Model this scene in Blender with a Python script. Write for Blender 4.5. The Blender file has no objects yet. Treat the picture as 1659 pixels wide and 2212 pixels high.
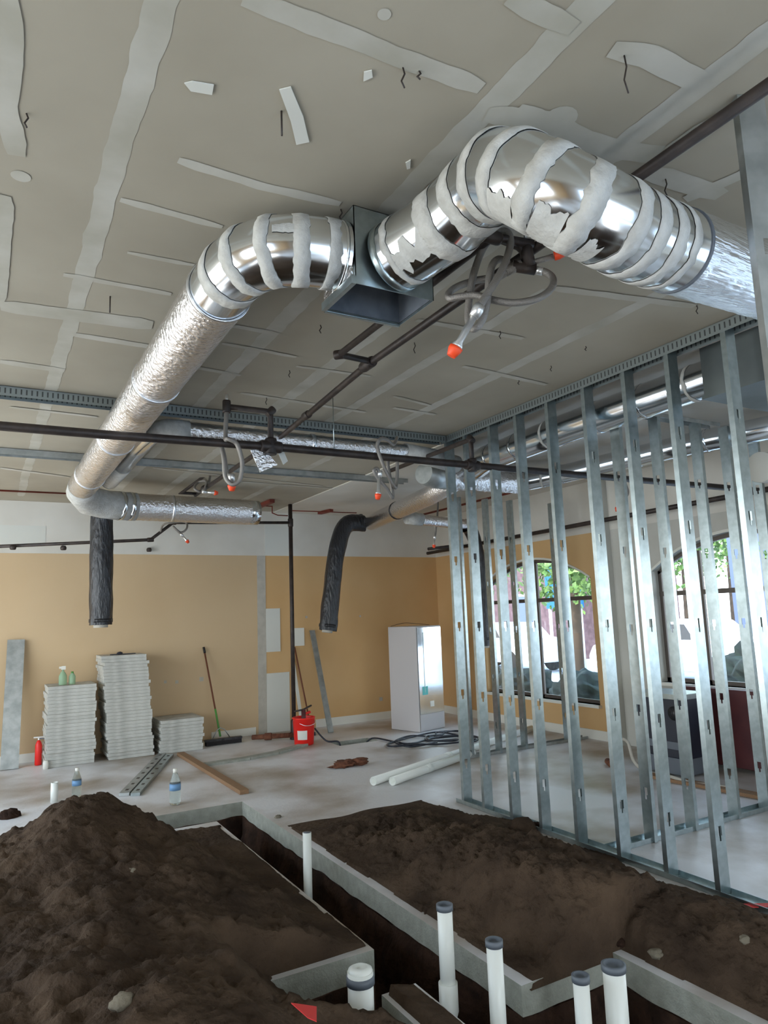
import bpy, bmesh, math, random
from mathutils import Vector, Matrix, noise
random.seed(7)
S = bpy.context.scene
COL = S.collection
PI = math.pi

# ------------------------------------------------------------------ camera
H = 1.7            # eye height
FPX = 1513.0       # focal length in pixels of the 1659 x 2212 frame
PU, PV = 829.5, 1106.0
RM = Matrix(((0.86935261, 0.04036687, 0.49254091),
             (-0.49285659, 0.14404673, 0.85810426),
             (-0.03630993, -0.98874721, 0.14512248)))
cam = bpy.data.cameras.new('camera')
cam.sensor_fit = 'HORIZONTAL'; cam.sensor_width = 36.0
cam.lens = FPX / 1659.0 * 36.0
cam.clip_start = 0.05; cam.clip_end = 200
co = bpy.data.objects.new('camera', cam); COL.objects.link(co)
r_ = RM @ Vector((1, 0, 0)); u_ = RM @ Vector((0, -1, 0)); b_ = RM @ Vector((0, 0, -1))
mw = Matrix((r_, u_, b_)).transposed().to_4x4(); mw.translation = Vector((0, 0, H))
co.matrix_world = mw
S.camera = co

# ------------------------------------------------------------------ world, sun, exposure
S.view_settings.view_transform = 'Standard'
S.view_settings.look = 'None'
S.view_settings.gamma = 1.0
S.view_settings.use_curve_mapping = False
S.view_settings.exposure = 0.82
w = bpy.data.worlds.new('sky'); S.world = w; w.use_nodes = True
nt = w.node_tree; nt.nodes.clear()
wo = nt.nodes.new('ShaderNodeOutputWorld'); bg = nt.nodes.new('ShaderNodeBackground')
tc = nt.nodes.new('ShaderNodeTexCoord'); sx = nt.nodes.new('ShaderNodeSeparateXYZ')
cr = nt.nodes.new('ShaderNodeValToRGB')
cr.color_ramp.elements[0].position = 0.0; cr.color_ramp.elements[0].color = (0.93, 0.97, 1.0, 1)
cr.color_ramp.elements[1].position = 0.8; cr.color_ramp.elements[1].color = (0.45, 0.68, 1.0, 1)
nt.links.new(tc.outputs['Generated'], sx.inputs[0]); nt.links.new(sx.outputs['Z'], cr.inputs[0])
nt.links.new(cr.outputs[0], bg.inputs[0]); nt.links.new(bg.outputs[0], wo.inputs[0])
bg.inputs[1].default_value = 4.2
sun = bpy.data.lights.new('sun', 'SUN'); sun.energy = 4.5; sun.angle = 0.01; sun.color = (1.0, 0.97, 0.92)
so = bpy.data.objects.new('sun', sun); COL.objects.link(so)
so.rotation_euler = Vector((0.55, 0.35, -0.75)).to_track_quat('-Z', 'Y').to_euler()   # shines from the near left, roof shades the room
# windows let the sky in (portals only guide the sampling of the sky; they give no light of their own)
WIN = [(6.76, 9.10, 0.44, 2.08, 2.42), (3.45, 5.76, 0.80, 2.10, 2.46), (0.2, 2.5, 0.80, 2.10, 2.46), (-3.0, -0.6, 0.80, 2.10, 2.46)]
def portal(name, loc, sx_, sy_, direction):
    L = bpy.data.lights.new(name, 'AREA'); L.shape = 'RECTANGLE'; L.size = sx_; L.size_y = sy_
    L.cycles.is_portal = True
    o = bpy.data.objects.new(name, L); COL.objects.link(o); o.location = loc
    o.rotation_euler = Vector(direction).to_track_quat('-Z', 'Y').to_euler()
for i, (y0, y1, z0, z1, zt) in enumerate(WIN):
    portal('sky_portal', (7.16, (y0 + y1) / 2, (z0 + zt) / 2), y1 - y0, zt - z0, (-1, 0, 0))
LW = [(-1.0, 2.4, 0.9, 2.7), (3.4, 9.4, 0.5, 3.1)]     # unseen left wall windows, enlarged to light the far end of the room
for y0, y1, z0, z1 in LW: portal('sky_portal', (-3.16, (y0 + y1) / 2, (z0 + z1) / 2), y1 - y0, z1 - z0, (1, 0, 0))
portal('sky_portal', (2.0, -4.16, 1.4), 5.6, 2.4, (0, 1, 0))
S.cycles.max_bounces = 10; S.cycles.diffuse_bounces = 6; S.cycles.glossy_bounces = 5
S.cycles.transmission_bounces = 8; S.cycles.transparent_max_bounces = 12
S.cycles.sample_clamp_indirect = 6.0
S.cycles.caustics_reflective = False; S.cycles.caustics_refractive = False
S.cycles.use_denoising = True

# ------------------------------------------------------------------ maths: a pixel of the frame -> a point on a real plane
def ray(u, v): return RM @ Vector((u - PU, v - PV, FPX))
def at(u, v, X=None, Y=None, Z=None, t=None):
    d = ray(u, v)
    if X is not None: k = X / d.x
    elif Y is not None: k = Y / d.y
    elif Z is not None: k = (Z - H) / d.z
    else: k = t / FPX
    return Vector((0, 0, H)) + d * k
CEIL = 3.38

# ------------------------------------------------------------------ materials
def sr(r, g, b):
    f = lambda c: ((c / 255 + 0.055) / 1.055) ** 2.4 if c > 10 else c / 255 / 12.92
    return (f(r), f(g), f(b), 1)
def mat(name, col, rough=0.7, metal=0.0, col2=None, nscale=6.0, detail=5.0, bump=0.0, bscale=40.0, spec=0.5, lo=0.35, hi=0.65, stretch=None, trans=0.0, ior=1.45, alpha=None, aniso=None):
    m = bpy.data.materials.new(name); m.use_nodes = True
    n = m.node_tree.nodes; l = m.node_tree.links; p = n['Principled BSDF']
    p.inputs['Base Color'].default_value = col; p.inputs['Roughness'].default_value = rough
    p.inputs['Metallic'].default_value = metal; p.inputs['Specular IOR Level'].default_value = spec
    if trans: p.inputs['Transmission Weight'].default_value = trans; p.inputs['IOR'].default_value = ior
    if aniso: p.inputs['Anisotropic'].default_value = aniso
    co_ = n.new('ShaderNodeTexCoord'); mp = n.new('ShaderNodeMapping'); l.new(co_.outputs['Object'], mp.inputs[0])
    if stretch: mp.inputs['Scale'].default_value = stretch
    if col2 is not None:
        t = n.new('ShaderNodeTexNoise'); t.inputs['Scale'].default_value = nscale; t.inputs['Detail'].default_value = detail
        r = n.new('ShaderNodeValToRGB'); r.color_ramp.elements[0].position = lo; r.color_ramp.elements[1].position = hi
        r.color_ramp.elements[0].color = col; r.color_ramp.elements[1].color = col2
        l.new(mp.outputs[0], t.inputs[0]); l.new(t.outputs[0], r.inputs[0]); l.new(r.outputs[0], p.inputs['Base Color'])
    if bump:
        t = n.new('ShaderNodeTexNoise'); t.inputs['Scale'].default_value = bscale; t.inputs['Detail'].default_value = 6
        b = n.new('ShaderNodeBump'); b.inputs['Strength'].default_value = bump; b.inputs['Distance'].default_value = 0.02
        l.new(mp.outputs[0], t.inputs[0]); l.new(t.outputs[0], b.inputs['Height']); l.new(b.outputs[0], p.inputs['Normal'])
    return m
M = {}
M['board'] = mat('ceiling_board', sr(157, 149, 133), 0.9, col2=sr(174, 167, 151), nscale=1.1, lo=0.3, hi=0.7)
M['joint'] = mat('joint_compound', sr(170, 166, 152), 0.9, col2=sr(190, 187, 177), nscale=3)
M['tan_lit'] = mat('lit_tan_paint', sr(200, 172, 134), 0.7, col2=sr(208, 182, 146), nscale=0.7, lo=0.3, hi=0.75)  # the tan wall paint again, made paler to stand in for different lighting
M['tan'] = mat('tan_paint', sr(207, 166, 112), 0.7, col2=sr(218, 182, 132), nscale=0.8, lo=0.3, hi=0.75)
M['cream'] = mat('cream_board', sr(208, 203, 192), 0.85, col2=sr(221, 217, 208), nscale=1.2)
M['greyboard'] = mat('grey_board', sr(190, 188, 178), 0.85, col2=sr(200, 198, 190), nscale=2)
M['white'] = mat('white_paint', sr(228, 226, 216), 0.6)
M['patch'] = mat('drywall_patch', sr(214, 214, 206), 0.85)
M['greystrip'] = mat('grey_mud_strip', sr(176, 170, 158), 0.85, col2=sr(190, 184, 172), nscale=8)
M['conc'] = mat('dusty_concrete', sr(158, 144, 128), 0.42, col2=sr(220, 219, 220), nscale=0.85, detail=9, lo=0.36, hi=0.56, bump=0.12, bscale=30)
M['concedge'] = mat('cut_concrete', sr(142, 143, 132), 0.9, col2=sr(160, 160, 150), nscale=14, detail=8, bump=0.4, bscale=90)
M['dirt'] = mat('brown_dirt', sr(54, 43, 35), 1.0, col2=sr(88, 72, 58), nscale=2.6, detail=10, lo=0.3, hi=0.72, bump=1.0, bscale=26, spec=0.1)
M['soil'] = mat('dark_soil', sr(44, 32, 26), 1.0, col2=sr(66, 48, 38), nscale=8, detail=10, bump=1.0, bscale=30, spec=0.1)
M['clod'] = mat('pale_clod', sr(120, 112, 98), 1.0, bump=0.6, bscale=40, spec=0.1)
M['steel'] = mat('galvanised_steel', (0.37, 0.43, 0.44, 1), 0.30, 0.95, col2=(0.46, 0.53, 0.54, 1), nscale=20, detail=6)
M['dsteel'] = mat('dull_galvanised', (0.36, 0.38, 0.37, 1), 0.45, 0.85, col2=(0.50, 0.52, 0.51, 1), nscale=10)
M['duct'] = mat('sheet_metal', (0.72, 0.75, 0.78, 1), 0.17, 1.0, col2=(0.84, 0.87, 0.9, 1), nscale=3)
M['foil'] = mat('foil_wrap', (0.90, 0.87, 0.86, 1), 0.24, 1.0, bump=0.7, bscale=38, stretch=(1, 1, 1))
M['ribfoil'] = mat('ribbed_foil', (0.78, 0.80, 0.84, 1), 0.25, 1.0, bump=0.45, bscale=30, stretch=(0.15, 2.5, 2.5))
M['boxdark'] = mat('dark_sheet_metal', sr(92, 98, 98), 0.5, 0.5, col2=sr(110, 116, 114), nscale=3)
M['liner'] = mat('duct_liner', sr(66, 72, 80), 0.8, col2=sr(92, 98, 106), nscale=9)
M['tape'] = mat('foil_tape', (0.86, 0.87, 0.89, 1), 0.32, 1.0, bump=0.2, bscale=30)
M['seal'] = mat('duct_sealant', sr(184, 182, 176), 0.75, col2=sr(202, 201, 196), nscale=20, bump=0.3, bscale=60)
M['black'] = mat('black_plastic', sr(24, 24, 27), 0.28, col2=sr(38, 38, 42), nscale=9, bump=1.0, bscale=18, stretch=(2, 2, 0.5))
M['iron'] = mat('black_iron_pipe', sr(44, 37, 35), 0.5, 0.2, col2=sr(64, 54, 49), nscale=12, bump=0.1)
M['rust'] = mat('red_primer', sr(120, 52, 38), 0.7)
M['hose'] = mat('braided_hose', sr(140, 134, 128), 0.42, 0.4, bump=0.3, bscale=220)
M['chrome'] = mat('bright_fitting', (0.85, 0.84, 0.82, 1), 0.32, 0.8)
M['orange'] = mat('orange_cap', sr(255, 84, 40), 0.5)
M['pvc'] = mat('white_pvc', sr(232, 233, 226), 0.35)
M['rubber'] = mat('grey_rubber_cap', sr(98, 104, 112), 0.5)
M['red'] = mat('red_plastic', sr(226, 34, 26), 0.4)
M['darkred'] = mat('maroon_panel', sr(72, 26, 30), 0.55, col2=sr(86, 36, 38), nscale=5)
M['navy'] = mat('dark_equipment', sr(30, 34, 46), 0.45, col2=sr(40, 44, 56), nscale=4)
M['tile'] = mat('grey_tile_edge', sr(174, 173, 166), 0.9, col2=sr(200, 199, 192), nscale=8)
M['tile2'] = mat('grey_tile_face', sr(160, 158, 150), 0.9, col2=sr(186, 184, 176), nscale=8)
M['cab'] = mat('cabinet_side', sr(196, 192, 192), 0.5)
M['cabf'] = mat('cabinet_front', (0.72, 0.78, 0.82, 1), 0.18, 0.9, col2=(0.86, 0.9, 0.92, 1), nscale=4)
M['wood'] = mat('raw_wood', sr(150, 116, 84), 0.8, col2=sr(128, 98, 72), nscale=20, stretch=(1, 12, 12))
M['brownwood'] = mat('brown_stick', sr(110, 62, 40), 0.7)
M['green'] = mat('green_plastic', sr(86, 150, 70), 0.5)
M['bristle'] = mat('black_bristles', sr(34, 32, 34), 0.9, bump=0.6, bscale=120)
M['teal'] = mat('teal_tape', sr(90, 190, 190), 0.5)
M['plastic'] = mat('clear_plastic', (0.85, 0.95, 0.93, 1), 0.08, trans=0.92, ior=1.2)
M['greenplastic'] = mat('green_tint_plastic', (0.55, 0.85, 0.6, 1), 0.15, trans=0.6, ior=1.2)
M['labelblue'] = mat('blue_label', sr(110, 150, 190), 0.5)
M['cord'] = mat('black_hose', sr(34, 38, 48), 0.35)
def glass_mat():      # thin pane: clear, with a faint reflection that grows at grazing angles
    m = bpy.data.materials.new('window_glass'); m.use_nodes = True; n = m.node_tree.nodes; l = m.node_tree.links; n.clear()
    o = n.new('ShaderNodeOutputMaterial'); mx = n.new('ShaderNodeMixShader'); t = n.new('ShaderNodeBsdfTransparent'); g = n.new('ShaderNodeBsdfGlossy')
    g.inputs['Roughness'].default_value = 0.0; lw = n.new('ShaderNodeFresnel'); lw.inputs[0].default_value = 1.25; t.inputs[0].default_value = (0.95, 0.98, 0.97, 1)
    l.new(lw.outputs[0], mx.inputs[0]); l.new(t.outputs[0], mx.inputs[1]); l.new(g.outputs[0], mx.inputs[2]); l.new(mx.outputs[0], o.inputs[0]); return m
M['glass'] = glass_mat()
M['frame'] = mat('bronze_frame', sr(96, 88, 82), 0.45, 0.3)
M['card'] = mat('red_card', sr(216, 60, 58), 0.6)
M['bronzepipe'] = mat('brown_debris', sr(92, 54, 38), 1.0, col2=sr(120, 76, 54), nscale=20, bump=1, bscale=30)
M['brick'] = mat('outside_brick', sr(84, 62, 66), 0.9, col2=sr(108, 84, 86), nscale=6)
M['stucco'] = mat('grey_stucco', sr(92, 102, 128), 0.9)
M['asphalt'] = mat('outside_paving', sr(170, 176, 182), 0.9, col2=sr(196, 201, 208), nscale=1)
M['leaf'] = mat('tree_leaves', sr(52, 84, 36), 0.6, col2=sr(120, 150, 76), nscale=3.5, lo=0.3, hi=0.7)
M['bush'] = mat('hedge_leaves', sr(14, 24, 22), 0.9, col2=sr(28, 42, 36), nscale=7)
M['bark'] = mat('tree_bark', sr(80, 64, 50), 0.9)
M['sign'] = mat('teal_sign', sr(10, 96, 140), 0.6)
M['winwhite'] = mat('white_window_trim', sr(225, 225, 225), 0.6)
M['carpaint'] = mat('white_car_paint', sr(235, 235, 238), 0.2)
M['cardark'] = mat('dark_car_glass', sr(30, 36, 46), 0.1)
M['tyre'] = mat('black_tyre', sr(24, 24, 24), 0.8)
# slotted deflection track: the row of vertical slots is its surface pattern
def slot_mat():
    m = mat('slotted_steel', (0.5, 0.54, 0.53, 1), 0.4, 0.85)
    n = m.node_tree.nodes; l = m.node_tree.links; p = n['Principled BSDF']
    tcn = n.new('ShaderNodeTexCoord'); wv = n.new('ShaderNodeTexWave'); wv.bands_direction = 'DIAGONAL'
    wv.inputs['Scale'].default_value = 11.0
    mp = n.new('ShaderNodeMapping'); mp.inputs['Scale'].default_value = (1.7, 1.7, 0.0)
    l.new(tcn.outputs['Object'], mp.inputs[0]); l.new(mp.outputs[0], wv.inputs[0])
    sxz = n.new('ShaderNodeSeparateXYZ'); l.new(tcn.outputs['Object'], sxz.inputs[0])
    g1 = n.new('ShaderNodeMath'); g1.operation = 'GREATER_THAN'; g1.inputs[1].default_value = -0.052; l.new(sxz.outputs['Z'], g1.inputs[0])
    g2 = n.new('ShaderNodeMath'); g2.operation = 'LESS_THAN'; g2.inputs[1].default_value = -0.014; l.new(sxz.outputs['Z'], g2.inputs[0])
    g3 = n.new('ShaderNodeMath'); g3.operation = 'GREATER_THAN'; g3.inputs[1].default_value = 0.80; l.new(wv.outputs['Fac'], g3.inputs[0])
    a = n.new('ShaderNodeMath'); a.operation = 'MULTIPLY'; l.new(g1.outputs[0], a.inputs[0]); l.new(g2.outputs[0], a.inputs[1])
    b = n.new('ShaderNodeMath'); b.operation = 'MULTIPLY'; l.new(a.outputs[0], b.inputs[0]); l.new(g3.outputs[0], b.inputs[1])
    mx = n.new('ShaderNodeMix'); mx.data_type = 'RGBA'; mx.inputs[6].default_value = (0.33, 0.37, 0.37, 1); mx.inputs[7].default_value = (0.10, 0.11, 0.11, 1)
    l.new(b.outputs[0], mx.inputs[0]); l.new(mx.outputs[2], p.inputs['Base Color'])
    return m
M['slot'] = slot_mat()

# ------------------------------------------------------------------ object helpers
class MB:
    def __init__(s): s.v = []; s.f = []; s.smooth = []
    def add(s, vs, fs, sm=False):
        o = len(s.v); s.v += [tuple(p) for p in vs]; s.f += [tuple(i + o for i in f) for f in fs]; s.smooth += [sm] * len(fs); return s
    def box(s, x0, x1, y0, y1, z0, z1, mtx=None):
        c = [Vector((x, y, z)) for z in (z0, z1) for y in (y0, y1) for x in (x0, x1)]
        if mtx: c = [mtx @ p for p in c]
        return s.add(c, [(0, 2, 3, 1), (4, 5, 7, 6), (0, 1, 5, 4), (2, 6, 7, 3), (0, 4, 6, 2), (1, 3, 7, 5)])
    def bar(s, a, b, wx, wy, up=(0, 0, 1)):      # rectangular bar from a to b
        a = Vector(a); b = Vector(b); d = (b - a).normalized(); x = d.cross(Vector(up))
        if x.length < 1e-4: x = d.cross(Vector((0, 1, 0)))
        x.normalize(); y = x.cross(d)
        c = []
        for p in (a, b):
            for sx_, sy_ in ((-1, -1), (1, -1), (1, 1), (-1, 1)): c.append(p + x * wx / 2 * sx_ + y * wy / 2 * sy_)
        return s.add(c, [(3, 2, 1, 0), (4, 5, 6, 7), (0, 1, 5, 4), (1, 2, 6, 5), (2, 3, 7, 6), (3, 0, 4, 7)])
    def tube(s, pts, r, n=12, caps=True, closed=False):   # mitred tube, r one radius or a list
        rings = mitre_rings(pts, r, n)
        o = len(s.v); vs = [p for rg in rings for p in rg]; fs = []
        for k in range(len(rings) - 1):
            for i in range(n): j = (i + 1) % n; fs.append((k * n + i, k * n + j, (k + 1) * n + j, (k + 1) * n + i))
        s.add(vs, fs, True)
        if caps:
            s.f.append(tuple(o + i for i in reversed(range(n)))); s.smooth.append(False)
            s.f.append(tuple(o + (len(rings) - 1) * n + i for i in range(n))); s.smooth.append(False)
        return s
    def open_tube(s, pts, r, wall, n=20):   # tube with a visible wall thickness at its ends
        ro = mitre_rings(pts, r, n); ri = mitre_rings(pts, r - wall, n); k = len(ro)
        vs = [p for rg in ro for p in rg] + [p for rg in ri for p in rg]; fs = []; off = k * n
        for a in range(k - 1):
            for i in range(n):
                j = (i + 1) % n
                fs.append((a * n + i, a * n + j, (a + 1) * n + j, (a + 1) * n + i))
                fs.append((off + a * n + j, off + a * n + i, off + (a + 1) * n + i, off + (a + 1) * n + j))
        for i in range(n):
            j = (i + 1) % n
            fs.append((i, off + i, off + j, j)); e = (k - 1) * n
            fs.append((e + j, off + e + j, off + e + i, e + i))
        return s.add(vs, fs, True)
    def lathe(s, prof, c=(0, 0, 0), n=20, mtx=None):      # prof: (radius, z)
        c = Vector(c); vs = []; fs = []
        for r, z in prof:
            for i in range(n):
                a = 2 * PI * i / n; p = Vector((r * math.cos(a), r * math.sin(a), z))
                if mtx: p = mtx @ p
                vs.append(p + c)
        for k in range(len(prof) - 1):
            for i in range(n): j = (i + 1) % n; fs.append((k * n + i, k * n + j, (k + 1) * n + j, (k + 1) * n + i))
        fs.append(tuple(reversed(range(n)))); fs.append(tuple((len(prof) - 1) * n + i for i in range(n)))
        return s.add(vs, fs, True)
    def blob(s, c, r, seed=0, amp=0.25, sub=3, sq=(1, 1, 1), freq=1.5):
        bm = bmesh.new(); bmesh.ops.create_icosphere(bm, subdivisions=sub, radius=1.0)
        vs = []
        for v in bm.verts:
            d = v.co.normalized(); k = 1 + amp * noise.fractal(d * freq + Vector((seed * 7.3, seed * 1.7, 0)), 0.8, 2.0, 3)
            vs.append(Vector(c) + Vector((d.x * sq[0], d.y * sq[1], d.z * sq[2])) * r * k)
        fs = [tuple(v.index for v in f.verts) for f in bm.faces]; bm.free()
        return s.add(vs, fs, True)
    def prism(s, poly, z0, z1, mtx=None):
        n = len(poly); vs = [Vector((x, y, z0)) for x, y in poly] + [Vector((x, y, z1)) for x, y in poly]
        if mtx: vs = [mtx @ p for p in vs]
        fs = [tuple(reversed(range(n))), tuple(range(n, 2 * n))] + [(i, (i + 1) % n, n + (i + 1) % n, n + i) for i in range(n)]
        return s.add(vs, fs)
    def build(s, name, m, parent=None, bevel=0.0, fix=True):
        me = bpy.data.meshes.new(name)
        org = Vector((0, 0, 0))
        if parent is None and s.v:
            xs = [p[0] for p in s.v]; ys = [p[1] for p in s.v]; zs = [p[2] for p in s.v]
            org = Vector(((min(xs) + max(xs)) / 2, (min(ys) + max(ys)) / 2, min(zs)))
        elif parent is not None:
            org = abs_loc(parent)
        me.from_pydata([tuple(Vector(p) - org) for p in s.v], [], s.f)
        me.polygons.foreach_set('use_smooth', s.smooth)
        me.materials.append(M[m] if isinstance(m, str) else m); me.update()
        if fix:
            bm = bmesh.new(); bm.from_mesh(me); bmesh.ops.recalc_face_normals(bm, faces=bm.faces); bm.to_mesh(me); bm.free()
        o = bpy.data.objects.new(name, me); COL.objects.link(o)
        if parent is None: o.location = org
        else: o.parent = parent
        if bevel:
            b = o.modifiers.new('bevel', 'BEVEL'); b.width = bevel; b.segments = 2; b.limit_method = 'ANGLE'
        return o
def abs_loc(o):
    p = Vector(o.location)
    while o.parent: o = o.parent; p += Vector(o.location)
    return p
def mitre_rings(pts, r, n):
    pts = [Vector(p) for p in pts]; K = len(pts)
    rr = r if isinstance(r, (list, tuple)) else [r] * K
    d = [(pts[i + 1] - pts[i]).normalized() for i in range(K - 1)]
    x = d[0].cross(Vector((0, 0, 1)))
    if x.length < 1e-3: x = Vector((1, 0, 0))
    x.normalize(); y = d[0].cross(x).normalized()
    rings = []
    for k in range(K):
        if k == 0: dp = dn = d[0]
        elif k == K - 1: dp = dn = d[-1]
        else: dp = d[k - 1]; dn = d[k]
        # frame perpendicular to dp
        x = (x - dp * x.dot(dp)).normalized(); y = dp.cross(x)
        nrm = (dp + dn).normalized(); ring = []
        for i in range(n):
            a = 2 * PI * i / n; p = pts[k] + (x * math.cos(a) + y * math.sin(a)) * rr[k]
            den = dp.dot(nrm)
            p = p - dp * ((p - pts[k]).dot(nrm) / den) if den > 0.3 else p
            ring.append(p)
        rings.append(ring)
        if k < K - 1:
            # carry the frame over the joint by reflection-free rotation
            q = dp.rotation_difference(dn); x = q @ x
    return rings
def tag(o, label=None, cat=None, group=None, kind=None):
    if label: o['label'] = label
    if cat: o['category'] = cat
    if group: o['group'] = group
    if kind: o['kind'] = kind
    return o
def empty(name, loc, label, cat, group=None):
    o = bpy.data.objects.new(name, None); COL.objects.link(o); o.location = loc; o.empty_display_size = 0.1
    return tag(o, label, cat, group)
def copy_tree(o, parent=None):
    c = o.copy(); COL.objects.link(c)
    if parent: c.parent = parent
    for ch in list(o.children): copy_tree(ch, c)
    return c
def curve_pts(pts, sub=8):     # Catmull-Rom
    P = [Vector(p) for p in pts]; P = [P[0] * 2 - P[1]] + P + [P[-1] * 2 - P[-2]]; out = []
    for i in range(1, len(P) - 2):
        for k in range(sub):
            t = k / sub; a, b, c, e = P[i - 1], P[i], P[i + 1], P[i + 2]
            out.append(0.5 * ((2 * b) + (c - a) * t + (2 * a - 5 * b + 4 * c - e) * t * t + (3 * b - a - 3 * c + e) * t ** 3))
    out.append(P[-2]); return out
NUM = ['first', 'second', 'third', 'fourth', 'fifth', 'sixth', 'seventh', 'eighth', 'ninth', 'tenth', 'eleventh', 'twelfth']

# ================================================================== THE SETTING
XW, YB, XL, YR = 7.0, 10.4, -3.0, -4.0
# slab with the sawn trenches: cells that are open
TR = [(1.82, 2.21, -4.0, 6.75), (0.5, 1.82, 6.25, 6.75), (0.9, 1.82, 3.04, 3.44), (2.21, 2.79, -4.0, 2.75), (1.30, 1.64, 2.72, 3.04), (4.20, 4.78, 8.72, 9.02)]
def in_tr(x, y, grow=0): return any(a - grow < x < b + grow and c - grow < y < d + grow for a, b, c, d in TR)
xs = sorted(set([XL - .1, XW + .1] + [t[0] for t in TR] + [t[1] for t in TR])); ys = sorted(set([YR - .1, YB + .1] + [t[2] for t in TR] + [t[3] for t in TR]))
top = MB(); edge = MB(); soil = MB(); TH = 0.13; DP = 0.55
opened = lambda i, j: 0 <= i < len(xs) - 1 and 0 <= j < len(ys) - 1 and in_tr((xs[i] + xs[i + 1]) / 2, (ys[j] + ys[j + 1]) / 2)
for i in range(len(xs) - 1):
    for j in range(len(ys) - 1):
        x0, x1, y0, y1 = xs[i], xs[i + 1], ys[j], ys[j + 1]
        if not opened(i, j): top.add([(x0, y0, 0), (x1, y0, 0), (x1, y1, 0), (x0, y1, 0)], [(0, 1, 2, 3)])
        else:
            for di, dj, a, b in ((-1, 0, (x0, y0), (x0, y1)), (1, 0, (x1, y0), (x1, y1)), (0, -1, (x0, y0), (x1, y0)), (0, 1, (x0, y1), (x1, y1))):
                if not opened(i + di, j + dj) :
                    L = math.dist(a, b); n = max(2, int(L / 0.05)); nx, ny = -di, -dj
                    E = []; 
                    for k in range(n + 1):
                        px_ = a[0] + (b[0] - a[0]) * k / n; py_ = a[1] + (b[1] - a[1]) * k / n
                        hgt = TH + 0.02 * noise.noise(Vector((px_ * 5, py_ * 5, 3)))
                        E.append((px_, py_, hgt))
                    for k in range(n):
                        p, q = E[k], E[k + 1]
                        edge.add([(p[0], p[1], 0), (q[0], q[1], 0), (q[0], q[1], -q[2]), (p[0], p[1], -p[2])], [(0, 1, 2, 3)])
                    rows = 7
                    G = []
                    for r in range(rows + 1):
                        for k in range(n + 1):
                            px_, py_, h_ = E[k]; f = r / rows; z = -h_ - (DP - h_) * f
                            ends = min(1.0, min(k, n - k) / 2.0)
                            o_ = ends * ((0.012 if r == 0 else 0.0) + (0.02 + 0.05 * f + 0.05 * noise.fractal(Vector((px_ * 6, py_ * 6, z * 6)), 1, 2, 4)) * (1 if r else 0))
                            G.append((px_ + nx * o_, py_ + ny * o_, z))
                    soil.add(G, [(r * (n + 1) + k, r * (n + 1) + k + 1, (r + 1) * (n + 1) + k + 1, (r + 1) * (n + 1) + k) for r in range(rows) for k in range(n)], True)
floor = top.build('floor', 'conc', fix=False); tag(floor, kind='structure')
tag(edge.build('trench_cut_edge', 'concedge', floor, fix=False), kind='structure')
# trench bottom: lumpy
N = 220; gx0, gx1, gy0, gy1 = 0.4, 4.9, -1.0, 9.2
V = []; nx_ = 90; ny_ = 200
for j in range(ny_ + 1):
    for i in range(nx_ + 1):
        x = gx0 + (gx1 - gx0) * i / nx_; y = gy0 + (gy1 - gy0) * j / ny_
        V.append((x, y, -0.50 + 0.07 * noise.fractal(Vector((x * 3, y * 3, 0)), 1, 2, 4)))
soil.add(V, [(j * (nx_ + 1) + i, j * (nx_ + 1) + i + 1, (j + 1) * (nx_ + 1) + i + 1, (j + 1) * (nx_ + 1) + i) for j in range(ny_) for i in range(nx_)], True)
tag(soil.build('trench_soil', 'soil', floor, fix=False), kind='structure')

ceil = MB().box(XL - .1, XW + .1, YR - .1, YB + .1, CEIL, CEIL + 0.15).build('ceiling', 'board'); tag(ceil, kind='structure')
tag(MB().box(3.95, XW, YR, YB, CEIL - .012, CEIL).build('cream_ceiling', 'cream', ceil), kind='structure')  # thin cream sheet, lighter than the board, right of the long partition
# --- taped joints on the ceiling board
def strip(mb, pts, wd, z=CEIL - 0.0015, rag=0.006, th=0.0015, seed=0):
    z = CEIL - 0.001 - 0.00012 * (seed % 50)
    P = []
    pts = [Vector((p[0], p[1], 0)) for p in pts]
    for a, b in zip(pts[:-1], pts[1:]):
        n = max(2, int((b - a).length / 0.035))
        P += [a.lerp(b, k / n) for k in range(n)]
    P.append(pts[-1]); L = []; Rr = []
    for k, p in enumerate(P):
        d = (P[min(k + 1, len(P) - 1)] - P[max(k - 1, 0)]).normalized(); nrm = Vector((-d.y, d.x, 0))
        e = min(k, len(P) - 1 - k); tp = 1.0 if e > 1 else (0.7 + .15 * e)
        wl = wd / 2 * tp + rag * noise.fractal(Vector((p.x * 9, p.y * 9, seed)), 1, 2, 3)
        wr = wd / 2 * tp + rag * noise.fractal(Vector((p.x * 9, p.y * 9, seed + 50)), 1, 2, 3)
        L.append(p + nrm * wl + Vector((0, 0, z))); Rr.append(p - nrm * wr + Vector((0, 0, z)))
    n = len(L)
    mb.add(L + Rr, [(k, k + 1, n + k + 1, n + k) for k in range(n - 1)])
jm = MB(); sd = 0
for X_, w_, y0_, y1_ in ((0.36, 0.085, -1.5, 10.0), (1.42, 0.10, -1.5, 9.9), (1.98, 0.10, -1.0, 9.8), (2.55, 0.09, 2.6, 9.8), (3.15, 0.10, 1.0, 9.8), (-0.6, 0.1, -1, 9.8), (0.03, 0.05, 1.0, 1.75), (0.87, 0.06, 4.0, 9.5)):
    sd += 1; pts = [(X_ + 0.012 * noise.noise(Vector((sd, y0_ + (y1_ - y0_) * k / 24 * 0.8, 0))), y0_ + (y1_ - y0_) * k / 24) for k in range(25)]
    strip(jm, pts, w_, seed=sd, rag=0.010)
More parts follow.
